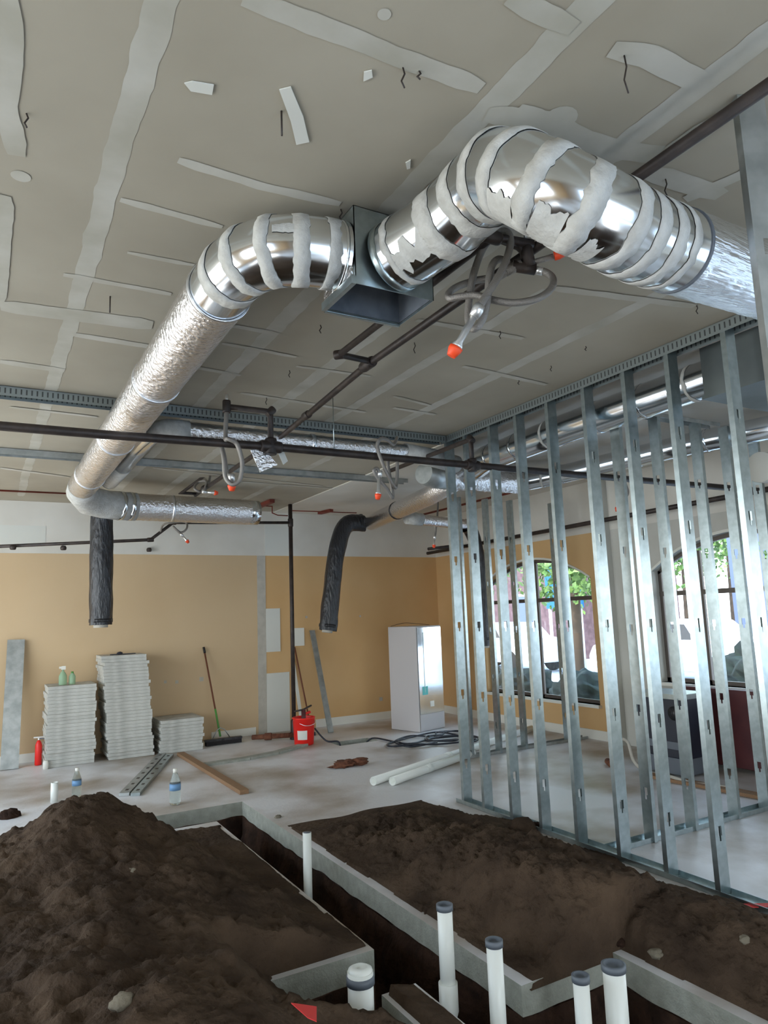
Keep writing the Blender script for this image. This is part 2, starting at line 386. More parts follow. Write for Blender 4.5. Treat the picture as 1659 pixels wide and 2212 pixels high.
for L_, w_ in (([(525, -5), (700, 60), (1040, 190)], .075), ([(385, 345), (560, 400), (735, 440)], .05), ([(260, 430), (480, 490)], .045), ([(275, 545), (420, 572)], .035),
               ([(137, 592), (370, 635)], .045), ([(0, 660), (330, 702)], .16), ([(160, 722), (350, 752)], .07), ([(0, 780), (140, 800)], .09), ([(1100, -8), (1240, 60)], .075),
               ([(1320, 105), (1400, 120), (1530, 185)], .085), ([(15, -10), (18, 130), (8, 220), (38, 335)], .08), ([(8, 420), (-5, 650)], .08),
               ([(1050, 245), (1180, 262), (1300, 320), (1440, 335), (1560, 250)], .10), ([(1400, 370), (1560, 420)], .10), ([(1659, 350), (1480, 430)], .07), ([(1110, 240), (1240, 300), (1350, 330)], .12),
               ([(430, 690), (600, 720)], .05), ([(350, 780), (520, 810)], .05), ([(520, 848), (790, 890)], .05), ([(640, 790), (800, 812)], .04), ([(850, 880), (940, 895)], .05), ([(330, 1010), (700, 1050)], .05),
               ([(520, 1040), (820, 1062)], .06), ([(300, 870), (540, 905)], .07), ([(900, 690), (1130, 730)], .05), ([(1000, 790), (1180, 830)], .05), ([(850, 855), (930, 875)], .04), ([(20, 878), (210, 900)], .05), ([(0, 1010), (150, 1030)], .07),
               ([(480, 740), (640, 770)], .04), ([(1190, 620), (1500, 660)], .06)):
    sd += 1; strip(jm, [at(u, v, Z=CEIL)[:2] for u, v in L_], w_, seed=sd)
for (u, v, r) in ((45, 380, .035), (830, 30, .02), (290, 1000, .05), (1210, 255, .06), (1330, 325, .07)):
    c = at(u, v, Z=CEIL); jm.add([(c.x + r * (1 + .4 * noise.noise(Vector((k, u, 0)))) * math.cos(k * PI / 8), c.y + r * (1 + .4 * noise.noise(Vector((k, u, 9)))) * math.sin(k * PI / 8), CEIL - 0.002) for k in range(16)], [tuple(range(16))])
tag(jm.build('joint_compound', 'joint', ceil, fix=False), kind='structure')

# --- walls
def wall_y(name, x0, x1, y, t, m): return tag(MB().box(x0, x1, y, y + t, 0, CEIL).build(name, m), kind='structure')
wb = MB().box(XL, XW + .1, YB, YB + .1, 0, 2.68).build('wall_back', 'tan'); tag(wb, kind='structure')
tag(MB().box(XL, XW + .1, YB, YB + .1, 2.68, CEIL).build('upper_band', 'cream', wb), kind='structure')
tag(MB().box(XL, 3.67, YB - .003, YB, 0, 2.68).build('lit_tone_field', 'tan_lit', wb), kind='structure')  # lighting of the left part put into the wall colour
wl = MB(); yy = YR
for y0, y1, z0, z1 in LW: wl.box(XL - .1, XL, yy, y0, 0, CEIL).box(XL - .1, XL, y0, y1, 0, z0).box(XL - .1, XL, y0, y1, z1, CEIL); yy = y1
wl = wl.box(XL - .1, XL, yy, YB + .1, 0, CEIL).build('wall_left', 'tan'); tag(wl, kind='structure')
for i, (y0, y1, z0, z1) in enumerate(LW):  # glazing out of view, kept large for the light it lets in
    fr = MB().box(XL - .08, XL - .03, y0, y1, z0, z0 + .05).box(XL - .08, XL - .03, y0, y1, z1 - .05, z1)
    for k in range(4): yk = y0 + (y1 - y0 - .05) * k / 3; fr.box(XL - .08, XL - .03, yk, yk + .05, z0, z1)
    wn = fr.build('window_%d' % (i + 6), 'frame'); tag(wn, kind='structure')
    tag(MB().add([(XL - .05, y0, z0), (XL - .05, y1, z0), (XL - .05, y1, z1), (XL - .05, y0, z1)], [(0, 1, 2, 3)]).build('pane', 'glass', wn), kind='structure')
# front wall (behind the viewer) with a wide unseen window added for fill light
g = MB().box(XL, -.8, YR - .1, YR, 0, CEIL).box(4.8, XW, YR - .1, YR, 0, CEIL).box(-.8, 4.8, YR - .1, YR, 2.6, CEIL).box(-.8, 4.8, YR - .1, YR, 0, 0.2)
tag(g.build('wall_front', 'cream'), kind='structure')
def arch(y0, y1, z1, zt, n=16):     # points of the arched head from y0 to y1
    hw = (y1 - y0) / 2; rise = zt - z1; R = (hw * hw + rise * rise) / (2 * rise); cz = zt - R; cy = (y0 + y1) / 2; a0 = math.asin(hw / R)
    return [(cy + R * math.sin(-a0 + 2 * a0 * k / n), cz + R * math.cos(-a0 + 2 * a0 * k / n)) for k in range(n + 1)]
WT = 0.16
def pier(mb, ya, yb, za, zb): mb.box(XW, XW + WT, ya, yb, za, zb)
lower = MB(); upper = MB(); greyw = MB()
# tan stretch from the corner to the column at Y 6.3, grey board further on
ZP = 2.68
def wall_seg(mbl, mbu, ya, yb, wins):
    y = ya
    for (y0, y1, z0, z1, zt) in wins:
        pier(mbl, y, y0, 0, ZP); pier(mbl, y0, y1, 0, z0)
        A = arch(y0, y1, z1, zt); n = len(A)
        vs = []
        for xx in (XW, XW + WT):
            vs += [(xx, p[0], p[1]) for p in A] + [(xx, p[0], ZP) for p in A]
        f = []
        for k in range(n - 1):
            f += [(k, k + 1, n + k + 1, n + k), (2 * n + k, 3 * n + k, 3 * n + k + 1, 2 * n + k + 1), (k, 2 * n + k, 2 * n + k + 1, k + 1)]
        mbl.add(vs, f); y = y1
    pier(mbl, y, yb, 0, ZP); pier(mbu, ya, yb, ZP, CEIL)
wall_seg(lower, upper, 6.45, YB, [WIN[0]])
wr = lower.build('wall_right', 'tan'); tag(wr, kind='structure')
wall_seg(greyw, upper, YR, 6.45, [WIN[3], WIN[2], WIN[1]])
tag(greyw.build('grey_stretch', 'greyboard', wr), kind='structure')
tag(upper.build('upper_band', 'cream', wr), kind='structure')
tag(MB().box(XW - .12, XW, 6.36, 6.56, 0, CEIL).build('trim_1', 'greyboard'), kind='structure')
# windows
for i, (y0, y1, z0, z1, zt) in enumerate(WIN):
    fr = MB(); A = arch(y0, y1, z1, zt); xx = XW + 0.10; t = 0.045
    fr.box(xx, xx + .04, y0, y0 + t, z0, z1).box(xx, xx + .04, y1 - t, y1, z0, z1).box(xx, xx + .04, y0, y1, z0, z0 + t).box(xx - .005, xx + .045, y0, y1, 1.80, 1.855)
    n = len(A); vs = []
    for x_ in (xx, xx + .04): vs += [(x_, p[0], p[1]) for p in A] + [(x_, p[0] , p[1] - t) for p in A]
    f = []
    for k in range(n - 1): f += [(k, k + 1, n + k + 1, n + k), (2 * n + k, 3 * n + k, 3 * n + k + 1, 2 * n + k + 1), (n + k, n + k + 1, 3 * n + k + 1, 3 * n + k)]
    fr.add(vs, f)
    ym = (y0 + y1) / 2; q = (y1 - y0) / 4
    for yy in ((ym,) if i == 0 else (ym - q, ym, ym + q)): fr.box(xx, xx + .035, yy - .018, yy + .018, z0, zt - .03 if yy == ym else z1 + .2)
    wn = fr.build('window_%d' % (i + 1), 'frame'); tag(wn, kind='structure')
    tag(MB().box(XW - .06, XW + .1, y0 - .03, y1 + .03, z0 - .035, z0).build('window_sill', 'white', wn), kind='structure')
    hd = MB(); vs = []
    for x_ in (XW - .012, XW + .02): vs += [(x_, p[0], p[1] + .03) for p in A] + [(x_, p[0], p[1] - .0) for p in A]
    f = []
    for k in range(n - 1): f += [(k, k + 1, n + k + 1, n + k), (2 * n + k, 3 * n + k, 3 * n + k + 1, 2 * n + k + 1), (n + k, n + k + 1, 3 * n + k + 1, 3 * n + k), (k, 2 * n + k, 2 * n + k + 1, k + 1)]
    hd.add(vs, f); tag(hd.build('arched_bead', 'white', wn), kind='structure')
    pv = [(xx + .02, y0, z0), (xx + .02, y1, z0)] + [(xx + .02, p[0], p[1]) for p in reversed(A)]
    tag(MB().add(pv, [tuple(range(len(pv)))]).build('pane', 'glass', wn), kind='structure')
fr = MB()
for x_ in (-.8, 1.0, 2.8, 4.75): fr.box(x_, x_ + .05, YR - .08, YR - .03, .2, 2.6)
fr.box(-.8, 4.8, YR - .08, YR - .03, .2, .26).box(-.8, 4.8, YR - .08, YR - .03, 2.54, 2.6)
wn = fr.build('window_5', 'frame'); tag(wn, kind='structure')  # frame of the added glazing behind the viewer
tag(MB().add([(-.8, YR - .05, .2), (4.8, YR - .05, .2), (4.8, YR - .05, 2.6), (-.8, YR - .05, 2.6)], [(0, 1, 2, 3)]).build('pane', 'glass', wn), kind='structure')
# baseboards
tag(MB().box(4.6, XW - .02, YB - .018, YB, 0, .12).box(2.95, 3.62, YB - .018, YB, 0, .11).box(-.5, 1.0, YB - .018, YB, 0, .11).build('baseboard_back', 'white'), kind='structure')
tag(MB().box(XW - .018, XW, 6.58, YB - .02, 0, .12).build('baseboard_right', 'white'), kind='structure')
# muddled vertical joint on the back wall, patches
tag(MB().box(3.665, 3.80, YB - .008, YB, 0, 2.68).build('trim_2', 'greystrip'), kind='structure')
for (a, b, c, d) in ((3.80, 4.03, 1.20, 1.86), (3.80, 4.17, 0.0, 0.88)):
    tag(MB().box(a, b, YB - .012, YB, c, d).build('wall_patch', 'patch', wb), kind='structure')
tag(MB().box(3.80, 4.20, YB - .004, YB, 2.68, 3.2).box(-0.4, 0.7, YB - .004, YB, 2.78, 3.05).build('wall_joint_compound', 'patch', wb), kind='structure')
nm = MB()
for (u, v, r) in ((357, 1473, .02), (382, 1473, .022), (435, 1467, .03), (662, 1333, .018), (778, 1331, .015), (823, 1510, .03)):
    p = at(u, v, Y=YB - .003); nm.box(p.x - r, p.x + r, YB - .004, YB, p.z - r, p.z + r)
tag(nm.build('wall_scuffs', 'greystrip', wb), kind='structure')

# ================================================================== DIRT
def fld(x, y, L):
    return sum(h * math.exp(-((x - a) / sa) ** 2 - ((y - b) / sb) ** 2) for a, b, h, sa, sb in L)
def mound(name, label, x0, x1, y0, y1, hf, nx, ny, seed):
    V = []; 
    for j in range(ny + 1):
        for i in range(nx + 1):
            x = x0 + (x1 - x0) * i / nx; y = y0 + (y1 - y0) * j / ny
            h = hf(x, y)
            if h > 0:
                h += min(1, h * 14) * (0.06 * noise.fractal(Vector((x * 2.3, y * 2.3, seed)), 0.75, 2, 6) + 0.04 * abs(noise.fractal(Vector((x * 6, y * 6, seed + 9)), 0.6, 2, 5)) - 0.01)
            V.append((x, y, max(h, -0.03)))
    F = [(j * (nx + 1) + i, j * (nx + 1) + i + 1, (j + 1) * (nx + 1) + i + 1, (j + 1) * (nx + 1) + i) for j in range(ny) for i in range(nx)]
    F = [f for f in F if max(V[k][2] for k in f) > -0.025]
    used = sorted(set(k for f in F for k in f)); mp = {k: i for i, k in enumerate(used)}
    o = MB().add([V[k] for k in used], [tuple(mp[k] for k in f) for f in F], True).build(name, 'dirt', fix=False)
    return tag(o, label, 'dirt pile')
def sstep(a, b, x): t = max(0, min(1, (x - a) / (b - a))); return t * t * (3 - 2 * t)
def hl(x, y):
    h = fld(x, y, [(0.66, 5.0, 0.44, 0.52, 0.75), (0.1, 5.2, 0.13, 0.5, 0.6), (0.2, 4.3, 0.22, 0.9, 0.9), (0.6, 3.3, 0.26, 0.75, 0.9), (0.3, 2.2, 0.42, 0.9, 0.8), (0.2, .6, .3, 1.0, 1.2), (1.25, 4.3, 0.10, .35, .8), (-0.9, 3.6, 0.4, 0.9, 1.6)])
    e = 1.815 + 0.04 * noise.noise(Vector((0, y * 1.3, 4)))
    if 2.66 < y < 3.5 and (x < 1.66 or y > 3.03): e = 1.30 + 0.1 * noise.noise(Vector((1, y * 4, 2)))
    h = h * sstep(0, 0.36, e - x) - 0.012 * (1 - sstep(0, .3, e - x)) + (0.024 if x < e - .012 else -0.03)
    h = min(h, 10) * 1.0
    if y > 6.1: h *= sstep(6.35, 6.0, y); h -= 0.03 * sstep(6.0, 6.3, y)
    if x > 1.81: h = -1
    return h
ml = mound('dirt_mound', 'large brown dirt pile on the left side of the open trench', -1.6, 1.86, 0.2, 6.4, hl, 170, 310, 1)
def hr(x, y):
    h = fld(x, y, [(2.95, 3.9, 0.19, 0.5, 0.8), (3.0, 3.0, 0.15, 0.5, 0.7), (3.1, 2.2, 0.13, 0.5, .7), (3.0, 1.2, .2, .6, .8), (2.75, 4.6, 0.04, .5, .7), (2.9, 5.3, 0.03, .6, .5), (2.65, 3.2, .12, .3, .7)])
    e0 = 2.25 if y > 2.75 else 2.84
    h = h * sstep(0, .5, x - e0 + .1) * sstep(3.95, 3.35, x) + (0.014 if (x > e0 + .02 + .02 * noise.noise(Vector((y * 3, 1, 1))) and x < 3.75 - .2 * sstep(4.6, 5.8, y) + 0.1 * noise.noise(Vector((y * 2, 3, 3)))) else -0.03)
    h *= 1.0
    if y > 5.0: h = h * sstep(6.0 + 0.4 * noise.noise(Vector((x * 2, 5, 5))), 5.2, y) - .02 * sstep(5.6, 6.1, y)
    if x < e0: h = -1
    return h
mr = mound('dirt_mound', 'long brown dirt pile between the trench and the steel stud wall', 2.2, 4.3, 0.2, 6.5, hr, 150, 330, 5)
def ground_z(x, y):
    hs = [hl(x, y) if x < 1.82 else -1, hr(x, y) if x > 2.2 else -1]; return max(0, max(hs))
# stones and clods lying on the dirt
stones = [(265, 2165, .036, 'clod', 'pale grey stone half sunk in the left dirt pile near the bottom edge'),
          (1418, 2060, .035, 'clod', 'small pale stone on the right dirt pile beside the trench'),
          (1340, 2035, .035, 'soil', 'dark clod on the right dirt pile left of a pale stone'),
          (1130, 1785, .10, 'dirt', 'large brown clod on top of the right dirt pile by the stud wall'),
          (1157, 1785, .05, 'soil', 'pointed dark clod beside the large brown clod by the stud wall'),
          (20, 1762, .09, 'soil', 'dark dirt clod on the far left edge of the left dirt pile'),
          (600, 1765, .03, 'clod', 'small pale rubble piece beside the far end of the trench'),
          (1610, 2030, .03, 'clod', 'small grey stone high on the right dirt pile near the frame edge'),
          (282, 1882, .03, 'clod', 'small round stone in the middle of the left dirt pile'),
          (1085, 1795, .03, 'clod', 'small earthy stone on the right dirt pile left of the large clod')]
def on_dirt(u, v, up=0.0):
    for k in range(4000):
        q = Vector((0, 0, H)) + ray(u, v) / FPX * (1.5 + k * 0.002)
        if q.z <= ground_z(q.x, q.y) + up: return q
    return at(u, v, Z=0)
for u, v, r, m_, lab in stones:
    p = on_dirt(u, v, r * .15)
    tag(MB().blob((p.x, p.y, p.z), r, seed=u, amp=.3, sub=3, sq=(1, .9, .65)).build('dirt_clod' if m_ in ('dirt', 'soil') else 'stone', m_), lab, 'dirt clod' if m_ in ('dirt', 'soil') else 'stone')
Q4 = [on_dirt(u, v, .12) for u, v in ((629, 2168), (684, 2176), (684, 2208), (665, 2200))]
vs = Q4 + [q + Vector((0, 0, .003)) for q in Q4]
tag(MB().add(vs, [(3, 2, 1, 0), (4, 5, 6, 7), (0, 1, 5, 4), (1, 2, 6, 5), (2, 3, 7, 6), (3, 0, 4, 7)]).build('torn_card', 'card'), 'torn red and white card scrap lying on the left dirt pile', 'litter')

# ================================================================== PVC STUBS IN THE TRENCH
def stub(base, topz, r, lab, cap='rubber', elbow=None, lean=(0, 0)):
    x, y, zb = base
    e = empty('pvc_pipe_stub', (x, y, zb), lab, 'drain pipe', 'white drain pipe stubs standing in the trench')
    tp = (x + lean[0], y + lean[1], topz)
    MB().open_tube([(x, y, zb), tp], r, .004).build('pipe', 'pvc', e)
    if cap == 'rubber':
        MB().lathe([(r + .004, -.022), (r + .004, .004), (r * .8, .006), (r * .72, -.008), (r * .3, -.006)], tp, 24).build('test_cap', 'rubber', e)
    elif cap == 'band':
        MB().lathe([(r + .005, -.05), (r + .005, -.015)], tp, 24).build('rubber_band', 'rubber', e)
        MB().lathe([(r * .92, -.01), (r * .92, .01), (r * .5, .022), (r * .3, .012)], tp, 24).build('plug', 'pvc', e)
    else: MB().lathe([(r * .9, -.002), (r * .9, .001)], tp, 20).build('pipe_mouth', 'rubber', e)
    if elbow:
        MB().tube([(x, y, zb + .14), (x, y, zb + .02), (x - .05, y - .02, zb - .05), (x - .14, y - .06, zb - .06)], r + .009, 20).build('elbow', 'pvc', e)
    return e
def stub_at(u, vtop, X, zb, r, lab, ub=None, **k):
    p = at(u, vtop, X=X); return stub((X, p.y, zb), p.z, r, lab, **k)
stub_at(663, 1798, 2.02, -.5, .030, 'thin white pipe stub standing alone farthest back in the trench', cap='mouth')
stub_at(960, 1955, 2.02, -.20, .037, 'white pipe stub with an elbow at its foot, grey cap', elbow=True)
stub_at(1067, 2032, 2.06, -.5, .036, 'white pipe stub with grey cap right of the elbowed stub')
stub_at(1254, 2108, 2.26, -.5, .034, 'thin white pipe stub with dark cap just left of the thickest stub')
stub_at(1325, 2084, 2.42, -.5, .048, 'thickest white pipe stub with a wide grey cap in the trench')
p = at(778, 2098, X=1.52)
stub((1.52, p.y, -.35), p.z, .058, 'short wide white cleanout stub with dark band beside the slab corner', cap='band')
p = at(118, 1690, Y=7.9)
e = empty('pvc_pipe_stub', (p.x, 7.9, 0), 'short white pipe stub behind the left dirt pile', 'drain pipe', 'white drain pipe stubs behind the dirt')
MB().open_tube([(p.x, 7.9, 0), (p.x, 7.9, p.z)], .034, .004).build('pipe', 'pvc', e)
# two long white pipes lying on the floor
for (u, v, u2, v2, r, lab) in ((806, 1688, 1148, 1574, .042, 'longer white pipe lying on the concrete floor under the stud wall'), (834, 1688, 1010, 1626, .042, 'shorter white pipe lying in front of the longer white pipe')):
    a = at(u, v, Z=r); b = at(u2, v2, Z=r); a.z = b.z = r + .002
    if 'shorter' in lab: off = Vector((.075, -.075, 0)); a += off * .6; b += off * .6
    e = empty('pvc_pipe', a, lab, 'drain pipe', 'white pipes lying on the floor')
    MB().open_tube([a, b], r, .004).build('pipe', 'pvc', e)
    d = (b - a).normalized(); m0 = a.lerp(b, .38 if 'longer' in lab else .62); MB().open_tube([m0, m0 + d * .09], r + .003, .003).build('coupling_collar', 'pvc', e)

# ================================================================== STEEL STUDS
WB, FL = 0.092, 0.034
def stud_mesh(hgt, m='steel', name='steel_stud'):
    # C section: web in the local XZ plane (x -WB/2..WB/2), flanges going towards +y, key-slot holes cut through the web
    mb = MB(); t = .0012
    holes = []; z = 0.30
    while z < hgt - .2: holes.append((z, z + .085)); z += 0.61
    zs = [0]; 
    for a, b in holes: zs += [a, b]
    zs.append(hgt)
    for k in range(len(zs) - 1):
        a, b = zs[k], zs[k + 1]
        if k % 2 == 0: mb.box(-WB / 2, WB / 2, -t, 0, a, b)
        else:
            mb.box(-WB / 2, -.017, -t, 0, a, b).box(.017, WB / 2, -t, 0, a, b)
            mb.box(-.017, -.007, -t, 0, a, a + .03).box(.007, .017, -t, 0, a, a + .03)
    for s_ in (-1, 1):
        x = s_ * WB / 2
        mb.box(min(x, x - s_ * t), max(x, x - s_ * t), 0, FL, 0, hgt)
        mb.box(min(x, x - s_ * .009), max(x, x - s_ * .009), FL - t, FL, 0, hgt)
    return mb
STUD = stud_mesh(3.34).build('steel_stud', 'steel')
first = [True]
def place_stud(x, y, rz, label, group, hz=1.0):
    if first[0]: o = STUD; first[0] = False
    else: o = STUD.copy(); COL.objects.link(o)
    o.location = (x, y, 0.004); o.rotation_euler = (0, 0, rz); o.scale = (1, 1, hz)
    return tag(o, label, 'stud', group)
GA = 'studs of the long partition running away from the viewer'
YA = [5.40, 5.10, 4.73, 4.38, 4.00, 3.61, 3.23, 2.87, 2.46]
for i, y in enumerate(YA):
    lab = 'galvanised steel stud at the far corner of the long partition' if i == 0 else 'galvanised steel stud, %s from the far corner of the long partition' % NUM[i]
    if i == len(YA) - 1: lab = 'nearest galvanised steel stud of the long partition, cut by the frame edge'
    place_stud(3.85, y, 0 , lab, GA)
GB = 'studs of the near cross partition'
XB = [4.02, 4.30, 4.76, 5.28, 5.68, 6.10, 6.50]
for i, x in enumerate(XB):
    place_stud(x, 3.76, -PI / 2, 'galvanised steel stud, %s from the left in the near cross partition' % NUM[i], GB, .97)
GC = 'studs of the far cross partition'
for i, x in enumerate([5.08, 5.50, 5.90, 6.62]):
    place_stud(x, 7.0, PI / 2 * -1, 'galvanised steel stud, %s from the left in the far cross partition' % NUM[i], GC, .93)
# the extra stud standing close to the viewer at the top right
o = stud_mesh(3.34).build('steel_stud', 'dsteel'); o.location = (2.17 + .0, 1.22, 0.03); o.rotation_euler = (0, 0, math.radians(-28)); o.scale = (1, 1, 1.002)
tag(o, 'dull grey steel stud close to the viewer at the right frame edge', 'stud')
# tracks
def track(a, b, z0, up, label, group, m='steel', hgt=.035, name='steel_track'):
    a = Vector(a); b = Vector(b); d = (b - a).normalized(); nrm = Vector((-d.y, d.x, 0)); t = .0015; wd = WB / 2 + .004
    mb = MB()
    def bx(o0, o1, h0, h1):
        vs = [Vector((p.x, p.y, 0)) + nrm * o + Vector((0, 0, h)) for h in (h0, h1) for p in (a, b) for o in (o0, o1)]
        mb.add(vs, [(0, 2, 3, 1), (4, 5, 7, 6), (0, 1, 5, 4), (2, 6, 7, 3), (0, 4, 6, 2), (1, 3, 7, 5)])
    if up: bx(-wd, wd, z0, z0 + t); bx(-wd, -wd + t, z0, z0 + hgt); bx(wd - t, wd, z0, z0 + hgt)
    else: bx(-wd, wd, z0 - t, z0); bx(-wd, -wd + t, z0 - hgt, z0); bx(wd - t, wd, z0 - hgt, z0)
    o = mb.build(name, m)
    if not up:      # keep the object origin on the ceiling line so the slot pattern sits at a fixed height
        off = Vector((0, 0, z0 - o.location.z))
        for v in o.data.vertices: v.co -= off
        o.location += off
    return tag(o, label, 'track', group)
track((3.85, 5.50), (3.85, 2.0), 0, True, 'steel floor track under the long partition studs', 'floor tracks')
track((3.90, 3.785), (6.95, 3.76), 0, True, 'steel floor track of the near cross partition', 'floor tracks')
track((4.95, 7.0), (6.95, 7.02), 0, True, 'steel floor track of the far cross partition', 'floor tracks', 'dsteel')
track((3.85, 5.02 + .45), (3.85, -1.0), CEIL - .001, False, 'slotted ceiling track above the long partition', 'ceiling tracks', 'slot', .07)
track((-2.9, 5.42), (3.79, 5.42), CEIL - .003, False, 'nearer slotted ceiling track crossing the room', 'ceiling tracks', 'slot', .07)
track((-2.9, 7.35), (4.55, 7.35), CEIL - .003, False, 'farther ceiling track crossing the room behind the sprinkler pipe', 'ceiling tracks', 'dsteel', .06)
track((4.42, 3.76), (5.56, 3.76), CEIL - .12, False, 'short dark head track between the two ducts on the near cross partition', 'ceiling tracks', 'dsteel', .035)

# ================================================================== DUCTS
DR = .142
def duct_band(path, i, r, w0, w1, seed, m='seal', parent=None, name='sealant_band', n=72, rag=.010, t0=None, lift=.0018, a0=0, a1=None):
    """a brushed band of sealant around joint i of the path (or at arclength t0 of segment i)"""
    P = [Vector(p) for p in path]; R0 = mitre_rings(P, r, n)
    mb = MB(); A = []; B = []; C = []
    if t0 is None:
        ring = R0[i]; dp = (P[i] - P[i - 1]).normalized() if i > 0 else (P[1] - P[0]).normalized()
        dn = (P[i + 1] - P[i]).normalized() if i < len(P) - 1 else dp; cen = P[i]
    else:
        dp = dn = (P[i + 1] - P[i]).normalized(); L = (P[i + 1] - P[i]).length; ring = [a.lerp(b, t0) for a, b in zip(R0[i], R0[i + 1])]; cen = P[i].lerp(P[i + 1], t0)
    for k, p in enumerate(ring):
        rad = (p - cen); rad = rad - dn * rad.dot(dn); rad.normalize(); ang = 2 * PI * k / n
        nz = lambda s: rag * noise.fractal(Vector((math.cos(ang) * 2.2, math.sin(ang) * 2.2, seed + s)), .7, 2, 4)
        A.append(p - dp * max(.003, w0 + nz(0)) + rad * .0008); B.append(p + rad * lift * 1.6); C.append(p + dn * max(.003, w1 + nz(30)) + rad * .0008)
        A[-1] = A[-1] + rad * lift * .3; C[-1] = C[-1] + rad * lift * .3
    rng = range(n) if a1 is None else range(a0, a1)
    fs = []
    for k in rng:
        j = (k + 1) % n; fs += [(k, j, n + j, n + k), (n + k, n + j, 2 * n + j, 2 * n + k)]
    o = MB().add(A + B + C, fs, True).build(name, m, parent, fix=False)
    so_ = o.modifiers.new('thick', 'SOLIDIFY'); so_.thickness = .0015; so_.offset = 1
    return o
def duct_patch(path, i, r, s0, s1, a0, a1, seed, parent, m='seal', n=20, rag=.015):
    """a smear of sealant on segment i from s0 to s1 (fraction), between world directions angle a0..a1 measured from straight down around the duct axis"""
    A, B = Vector(path[i]), Vector(path[i + 1]); d = (B - A).normalized(); L = (B - A).length
    dn = Vector((-.6, -.6, -.5)); dn = (dn - d * dn.dot(d)).normalized(); lo_ = Vector((0, 0, -1)); sd_ = lo_ - d * lo_.dot(d); sd_ = (sd_ - dn * sd_.dot(dn)).normalized(); ks = 14; V = []
    for a in range(n + 1):
        f = a / n; ang = math.radians(a0 + (a1 - a0) * f)
        for k in range(ks + 1):
            s = s0 + (s1 - s0) * k / ks
            aa = ang + (f - .5) * 2 * rag / r * 2.2 * noise.fractal(Vector((s * L * 22, 1 if f > .5 else 5, seed)), .6, 2, 4)
            V.append(A + d * L * s + (dn * math.cos(aa) + sd_ * math.sin(aa)) * (r + .003))
    return MB().add(V, [(a * (ks + 1) + k, a * (ks + 1) + k + 1, (a + 1) * (ks + 1) + k + 1, (a + 1) * (ks + 1) + k) for a in range(n) for k in range(ks)], True).build('sealant_smear', m, parent, fix=False)
def ring_strap(c, d, r, w, m, parent, name='strap'):
    c = Vector(c); d = Vector(d).normalized(); return MB().open_tube([c - d * w / 2, c + d * w / 2], r + .006, .008, 40).build(name, m, parent)

# --- long insulated run on the left
ZD = 3.17
LA = [(.87, 2.92, ZD), (.87, 8.0, ZD)]
e = empty('insulated_duct', (.87, 5.4, ZD), 'long foil wrapped round duct running away under the left ceiling', 'duct')
def wrinkled(path, r, seed, nseg, n=48, amp=.004):
    P = []
    for a, b in zip(path[:-1], path[1:]):
        a = Vector(a); b = Vector(b); P += [a.lerp(b, k / nseg) for k in range(nseg)]
    P.append(Vector(path[-1])); rings = mitre_rings(P, r, n); mb = MB(); V = []
    for k, rg in enumerate(rings):
        for i, p in enumerate(rg):
            rad = (p - P[k]).normalized(); V.append(p + rad * amp * noise.fractal(Vector((k * .9, i * .35, seed)), .7, 2, 3))
    mb.add(V, [(k * n + i, k * n + (i + 1) % n, (k + 1) * n + (i + 1) % n, (k + 1) * n + i) for k in range(len(rings) - 1) for i in range(n)], True)
    return mb
wrinkled(LA, DR, 3, 170).build('foil_jacket', 'foil', e, fix=False)
for y in (2.93, 4.25, 5.75, 7.3): ring_strap((.87, y, ZD), (0, 1, 0), DR, .03 if y > 3 else .02, 'tape', e, 'tape_band')
# elbow on the left
EL = [(.87, 2.95, ZD), (.87, 2.74, ZD), (.90, 2.60, ZD), (.965, 2.50, ZD), (1.06, 2.45, ZD), (1.15, 2.43, ZD), (1.235, 2.42, ZD)]
el = empty('duct_elbow', (1.0, 2.6, ZD), 'bare metal duct elbow with white sealant bands joining the left duct', 'duct elbow')
MB().tube(EL, DR - .004, 72, caps=False).build('sheet_metal_elbow', 'duct', el)
r_el = DR - .004
duct_band(EL, 1, r_el, .05, .03, 1, parent=el); duct_band(EL, 2, r_el, .035, .03, 2, parent=el); duct_band(EL, 3, r_el, .030, .030, 3, parent=el)
duct_band(EL, 4, r_el, .034, .032, 4, parent=el); duct_band(EL, 5, r_el, .0, .045, 5, parent=el, rag=.02)
duct_patch(EL, 3, r_el, .1, .9, -48, -32, 8, el, rag=.003)
ring_strap(Vector(EL[5]).lerp(Vector(EL[6]), .75), Vector(EL[6]) - Vector(EL[5]), r_el - .003, .012, 'duct', el, 'collar')
# plenum box, open underneath
pb = empty('plenum_box', (1.41, 2.45, 3.0), 'open bottomed square sheet metal box between the two duct elbows', 'plenum box')
bx0, bx1, by0, by1, bz0, bz1 = 1.23, 1.60, 2.30, 2.58, 3.0, 3.335
m_ = MB(); t = .003
m_.box(bx0, bx1, by0, by0 + t, bz0, bz1).box(bx0, bx1, by1 - t, by1, bz0, bz1).box(bx0, bx0 + t, by0, by1, bz0, bz1).box(bx1 - t, bx1, by0, by1, bz0, bz1).box(bx0, bx1, by0, by1, bz1 - t, bz1)
m_.build('box_shell', 'steel', pb)
m_ = MB(); a0, a1_, b0_, b1_ = bx0 + .004, bx1 - .004, by0 + .004, by1 - .004
m_.box(a0, a1_, b0_, b0_ + t, bz0 + .01, bz1 - .005).box(a0, a1_, b1_ - t, b1_, bz0 + .01, bz1 - .005).box(a0, a0 + t, b0_, b1_, bz0 + .01, bz1 - .005).box(a1_ - t, a1_, b0_, b1_, bz0 + .01, bz1 - .005).box(a0, a1_, b0_, b1_, bz1 - .01, bz1 - .005)
m_.build('duct_liner', 'liner', pb)
